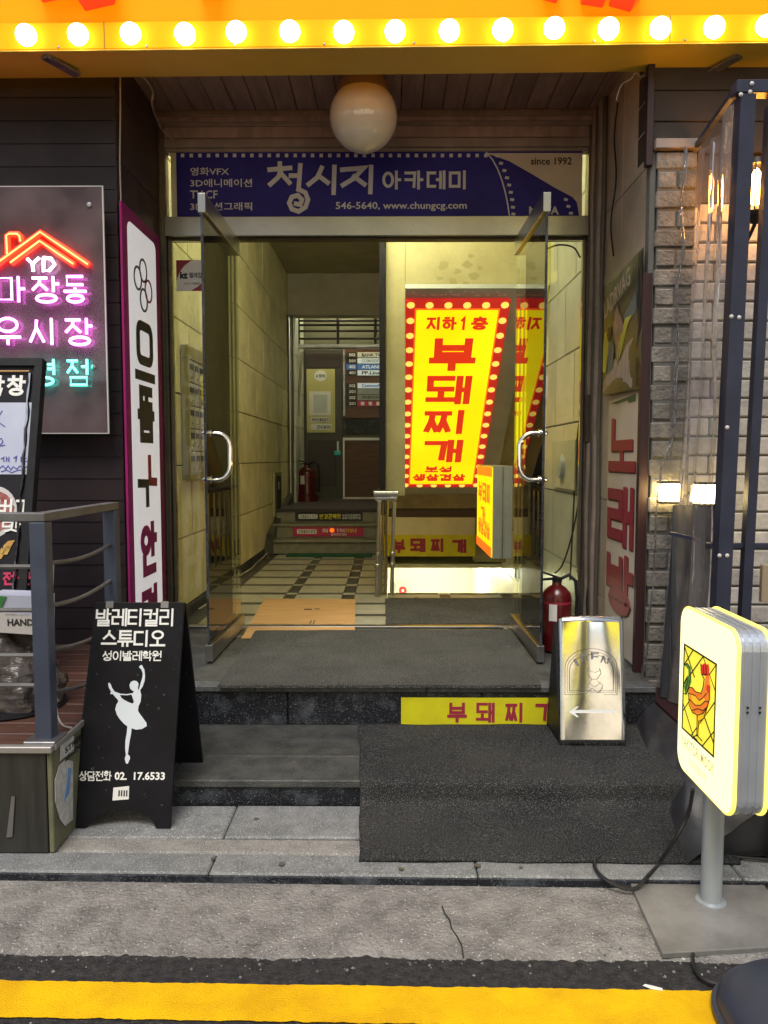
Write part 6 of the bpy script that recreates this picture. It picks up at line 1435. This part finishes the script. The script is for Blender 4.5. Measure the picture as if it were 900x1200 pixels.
build(MB().prism(FX, rrect(A0, zc0, A1, zc1, .06), -TKN, -TKN+.0115), 'rear_lit_face', 'sign_rim_glow', rs_, bev=.003)
for p in ((.5, .44), (.5, .30)):
    for zz_ in (0,): pass
for zz_ in (0, -.014): put(screw, 'screw', FX(A1-.0+.001, (zc0+zc1)/2+.06+zz_, -.035), rs_); put(screw, 'screw', FX(A1+.001, (zc0+zc1)/2+.06+zz_, -.07), rs_)
def fx(x, y): return FX.hit(x, y)
wp_ = [(804, 752), (841.5, 783), (836, 889), (799.5, 849)]
W4 = [FX.hit(*p) for p in wp_]
aa, ab_ = (W4[0][0]+W4[3][0])/2, (W4[1][0]+W4[2][0])/2; bb_, bt_ = (W4[2][1]+W4[3][1])/2, (W4[0][1]+W4[1][1])/2
build(MB().frbox(FX, aa, bb_, ab_, bt_, 0, .0015), 'stained_glass', 'sign_glass_lit', rs_)
def uv(u, v): return (aa+(ab_-aa)*u, bb_+(bt_-bb_)*v)
mb = MB(); strokes(mb, FX, [([uv(0, 0), uv(1, 0), uv(1, 1), uv(0, 1)], True)], .005, .0015, .003, JIT)
for s in ([(0, .75), (.3, 1)], [(0, .52), (.62, 1)], [(.62, .98), (1, .70)], [(0, .20), (.35, .50)], [(0, .30), (.4, 0)], [(.3, 0), (1, .60)], [(.66, 0), (1, .28)], [(0, .98), (.36, .70)], [(.62, .40), (1, .14)], [(.78, .82), (1, 1)]):
    strokes(mb, FX, [([uv(*p) for p in s], False)], .0028, .0015, .0028, JIT)
build(mb, 'leading', 'leading', rs_)['kind'] = 'stuff'
def cr(x, y): return FX.hit(780+x/4.442, 700+y/4.444)
def rp(name, m, pts, c): build(fill2d(MB(), FX, [cr(*p) for p in pts], c), name, m, rs_)
rp('tail', 'rooster_green', [(105, 355), (122, 343), (136, 365), (139, 412), (140, 440), (128, 472), (116, 506), (106, 500), (100, 462), (112, 432), (124, 410), (124, 378), (114, 364)], .0034)
rp('body', 'rooster_orange', [(216, 408), (206, 470), (195, 500), (165, 490), (150, 470), (135, 468), (127, 485), (130, 520), (133, 560), (150, 600), (175, 613), (205, 605), (228, 572), (239, 530), (239, 490), (236, 420), (230, 402)], .0040)
rp('wing', 'rooster_gold', [(135, 500), (165, 512), (185, 537), (205, 522), (216, 540), (192, 562), (165, 562), (145, 542)], .0046)
rp('breast', 'rooster_gold', [(165, 605), (200, 606), (228, 572), (222, 600), (208, 632), (186, 645), (180, 700), (170, 700), (168, 640)], .0048)
rp('comb', 'rooster_red', [(190, 380), (193, 346), (202, 352), (210, 340), (218, 352), (232, 346), (237, 376), (232, 404), (215, 410), (198, 402)], .0052)
rp('wattle', 'rooster_red', [(222, 455), (243, 460), (241, 488), (229, 500), (221, 480)], .0052)
rp('beak', 'rooster_gold', [(235, 428), (248, 439), (235, 448)], .0055)
mb = MB()
for s in ([(105, 355), (122, 343), (136, 365), (139, 412), (128, 472), (116, 506), (104, 500)], [(124, 410), (112, 432), (101, 462)], [(127, 430), (112, 480)], [(135, 468), (127, 485), (130, 520), (133, 560), (150, 600), (175, 613), (205, 605), (228, 572), (239, 530), (239, 490)],
    [(206, 470), (195, 500), (165, 490), (150, 470), (135, 468)], [(206, 470), (212, 425), (200, 402)], [(130, 500), (165, 512), (185, 537), (205, 522), (222, 500)], [(132, 530), (165, 562), (192, 562), (216, 540), (236, 545)], [(145, 590), (175, 580), (205, 590), (226, 572)],
    [(175, 612), (172, 722)], [(183, 645), (178, 720)], [(148, 735), (172, 716), (200, 748)], [(160, 730), (175, 745)], [(192, 346), (196, 400), (230, 404)], [(206, 350), (209, 398)], [(220, 350), (221, 400)], [(228, 572), (208, 632), (186, 645)]):
    strokes(mb, FX, [([cr(*p) for p in s], False)], .0028, .0056, .0064, JIT)
build(mb, 'rooster_leading', 'leading', rs_)['kind'] = 'stuff'
wdt = ab_-aa
build(typed(MB(), FX, 'YAKITORI MOOK', aa-.005, bb_-.058, ab_+.005, bb_-.022, c=.0015, bold=.01), 'lettering', 'faint_print', rs_)
build(typed(MB(), FX, '야키토리', aa+wdt*.25, bb_-.105, aa+wdt*.75, bb_-.078, c=.0015, bold=.0), 'lettering', 'faint_print', rs_)
build(MB().bar(PY(899, 1090, 2.3), PY(899, 1060, 2.3), .01, .01), 'bar_tag', 'black_metal', rs_) if False else None
cable('black power cable looping on the granite beside the steel base', [PY(812, 925, 2.45)]+[PY(806, 955, 2.5), PY(790, 985, 2.5)]+[PZ(x, y, ZS+.012) for x, y in ((772, 1012), (756, 1030))]+[PZ(x, y, .03) for x, y in ((745, 1041), (728, 1040))]+[PZ(x, y, ZS+.012) for x, y in ((704, 1026), (697, 1010), (712, 1000), (735, 998), (765, 997), (790, 1003))], .0065)
cable('black cable end creeping from under the steel base to the yellow line', [PZ(x, y, .014) for x, y in ((812, 1118), (813, 1132), (822, 1146), (838, 1153), (850, 1150))], .006)
cable('thin black cable running behind the sign post along the ground', [PZ(x, y, ZS+.012) for x, y in ((800, 975), (825, 998), (860, 1004), (905, 1008))], .005)
# moulded plastic base in the corner
bpz = PZ(905, 1215, 0); 
def dome(u, v):
    th = 2*math.pi*u; c_, s_2 = math.cos(th), math.sin(th); e = .62; rx = (abs(c_)**e)*(1 if c_ > 0 else -1); ry = (abs(s_2)**e)*(1 if s_2 > 0 else -1)
    pr_ = [(1, 0), (1, .018), (.965, .022), (.955, .04), (.93, .060), (.86, .080), (.70, .098), (.35, .108), (0, .11)]
    k = v*(len(pr_)-1); i = min(int(k), len(pr_)-2); f = k-i; r = pr_[i][0]*(1-f)+pr_[i+1][0]*f; z = pr_[i][1]*(1-f)+pr_[i+1][1]*f
    return (bcx+.34*r*rx, bcy+.26*r*ry, .007+z)
bcx, bcy = PZ(826, 1185, 0).x+.345, 1.80
mb = MB().grid(dome, 64, 16); mb.smooth = True; tag(build(mb, 'plastic_weight', 'bumper_plastic'), 'dark moulded plastic sign base cut by the lower right corner of the view', 'plastic base')

# ================================================================== OTHER SIDE OF THE STREET (behind the viewer; lights and reflections)
ob = thing('opposite_shop_house', 'grey shop house across the street with lit windows and upright signs', 'building', (0, -7.2, 0))
build(MB().box(-9, 9, -7.6, -7.2, 0, 7), 'wall', 'street_wall', ob)
for i, x in enumerate((-7, -4.4, -1.8, .8, 3.4, 6)):
    build(MB().cbox(x, x+2.0, -7.19, -7.15, .5, 2.6), 'window', 'lit_window', ob)
    build(MB().cbox(x+.2, x+1.7, -7.19, -7.15, 3.9, 5.1), 'window', 'lit_window' if i % 2 else 'black_granite', ob)
    build(MB().cbox(x, x+2.0, -7.19, -7.0, 2.75, 3.25), 'shop_sign', ('lit_white', 'lit_yellow')[i % 2], ob)
for x in (-1.0, 1.7, 3.2): build(MB().cbox(x, x+.35, -7.1, -6.5, 3.5, 6.3), 'blade_sign', 'lit_yellow', ob)
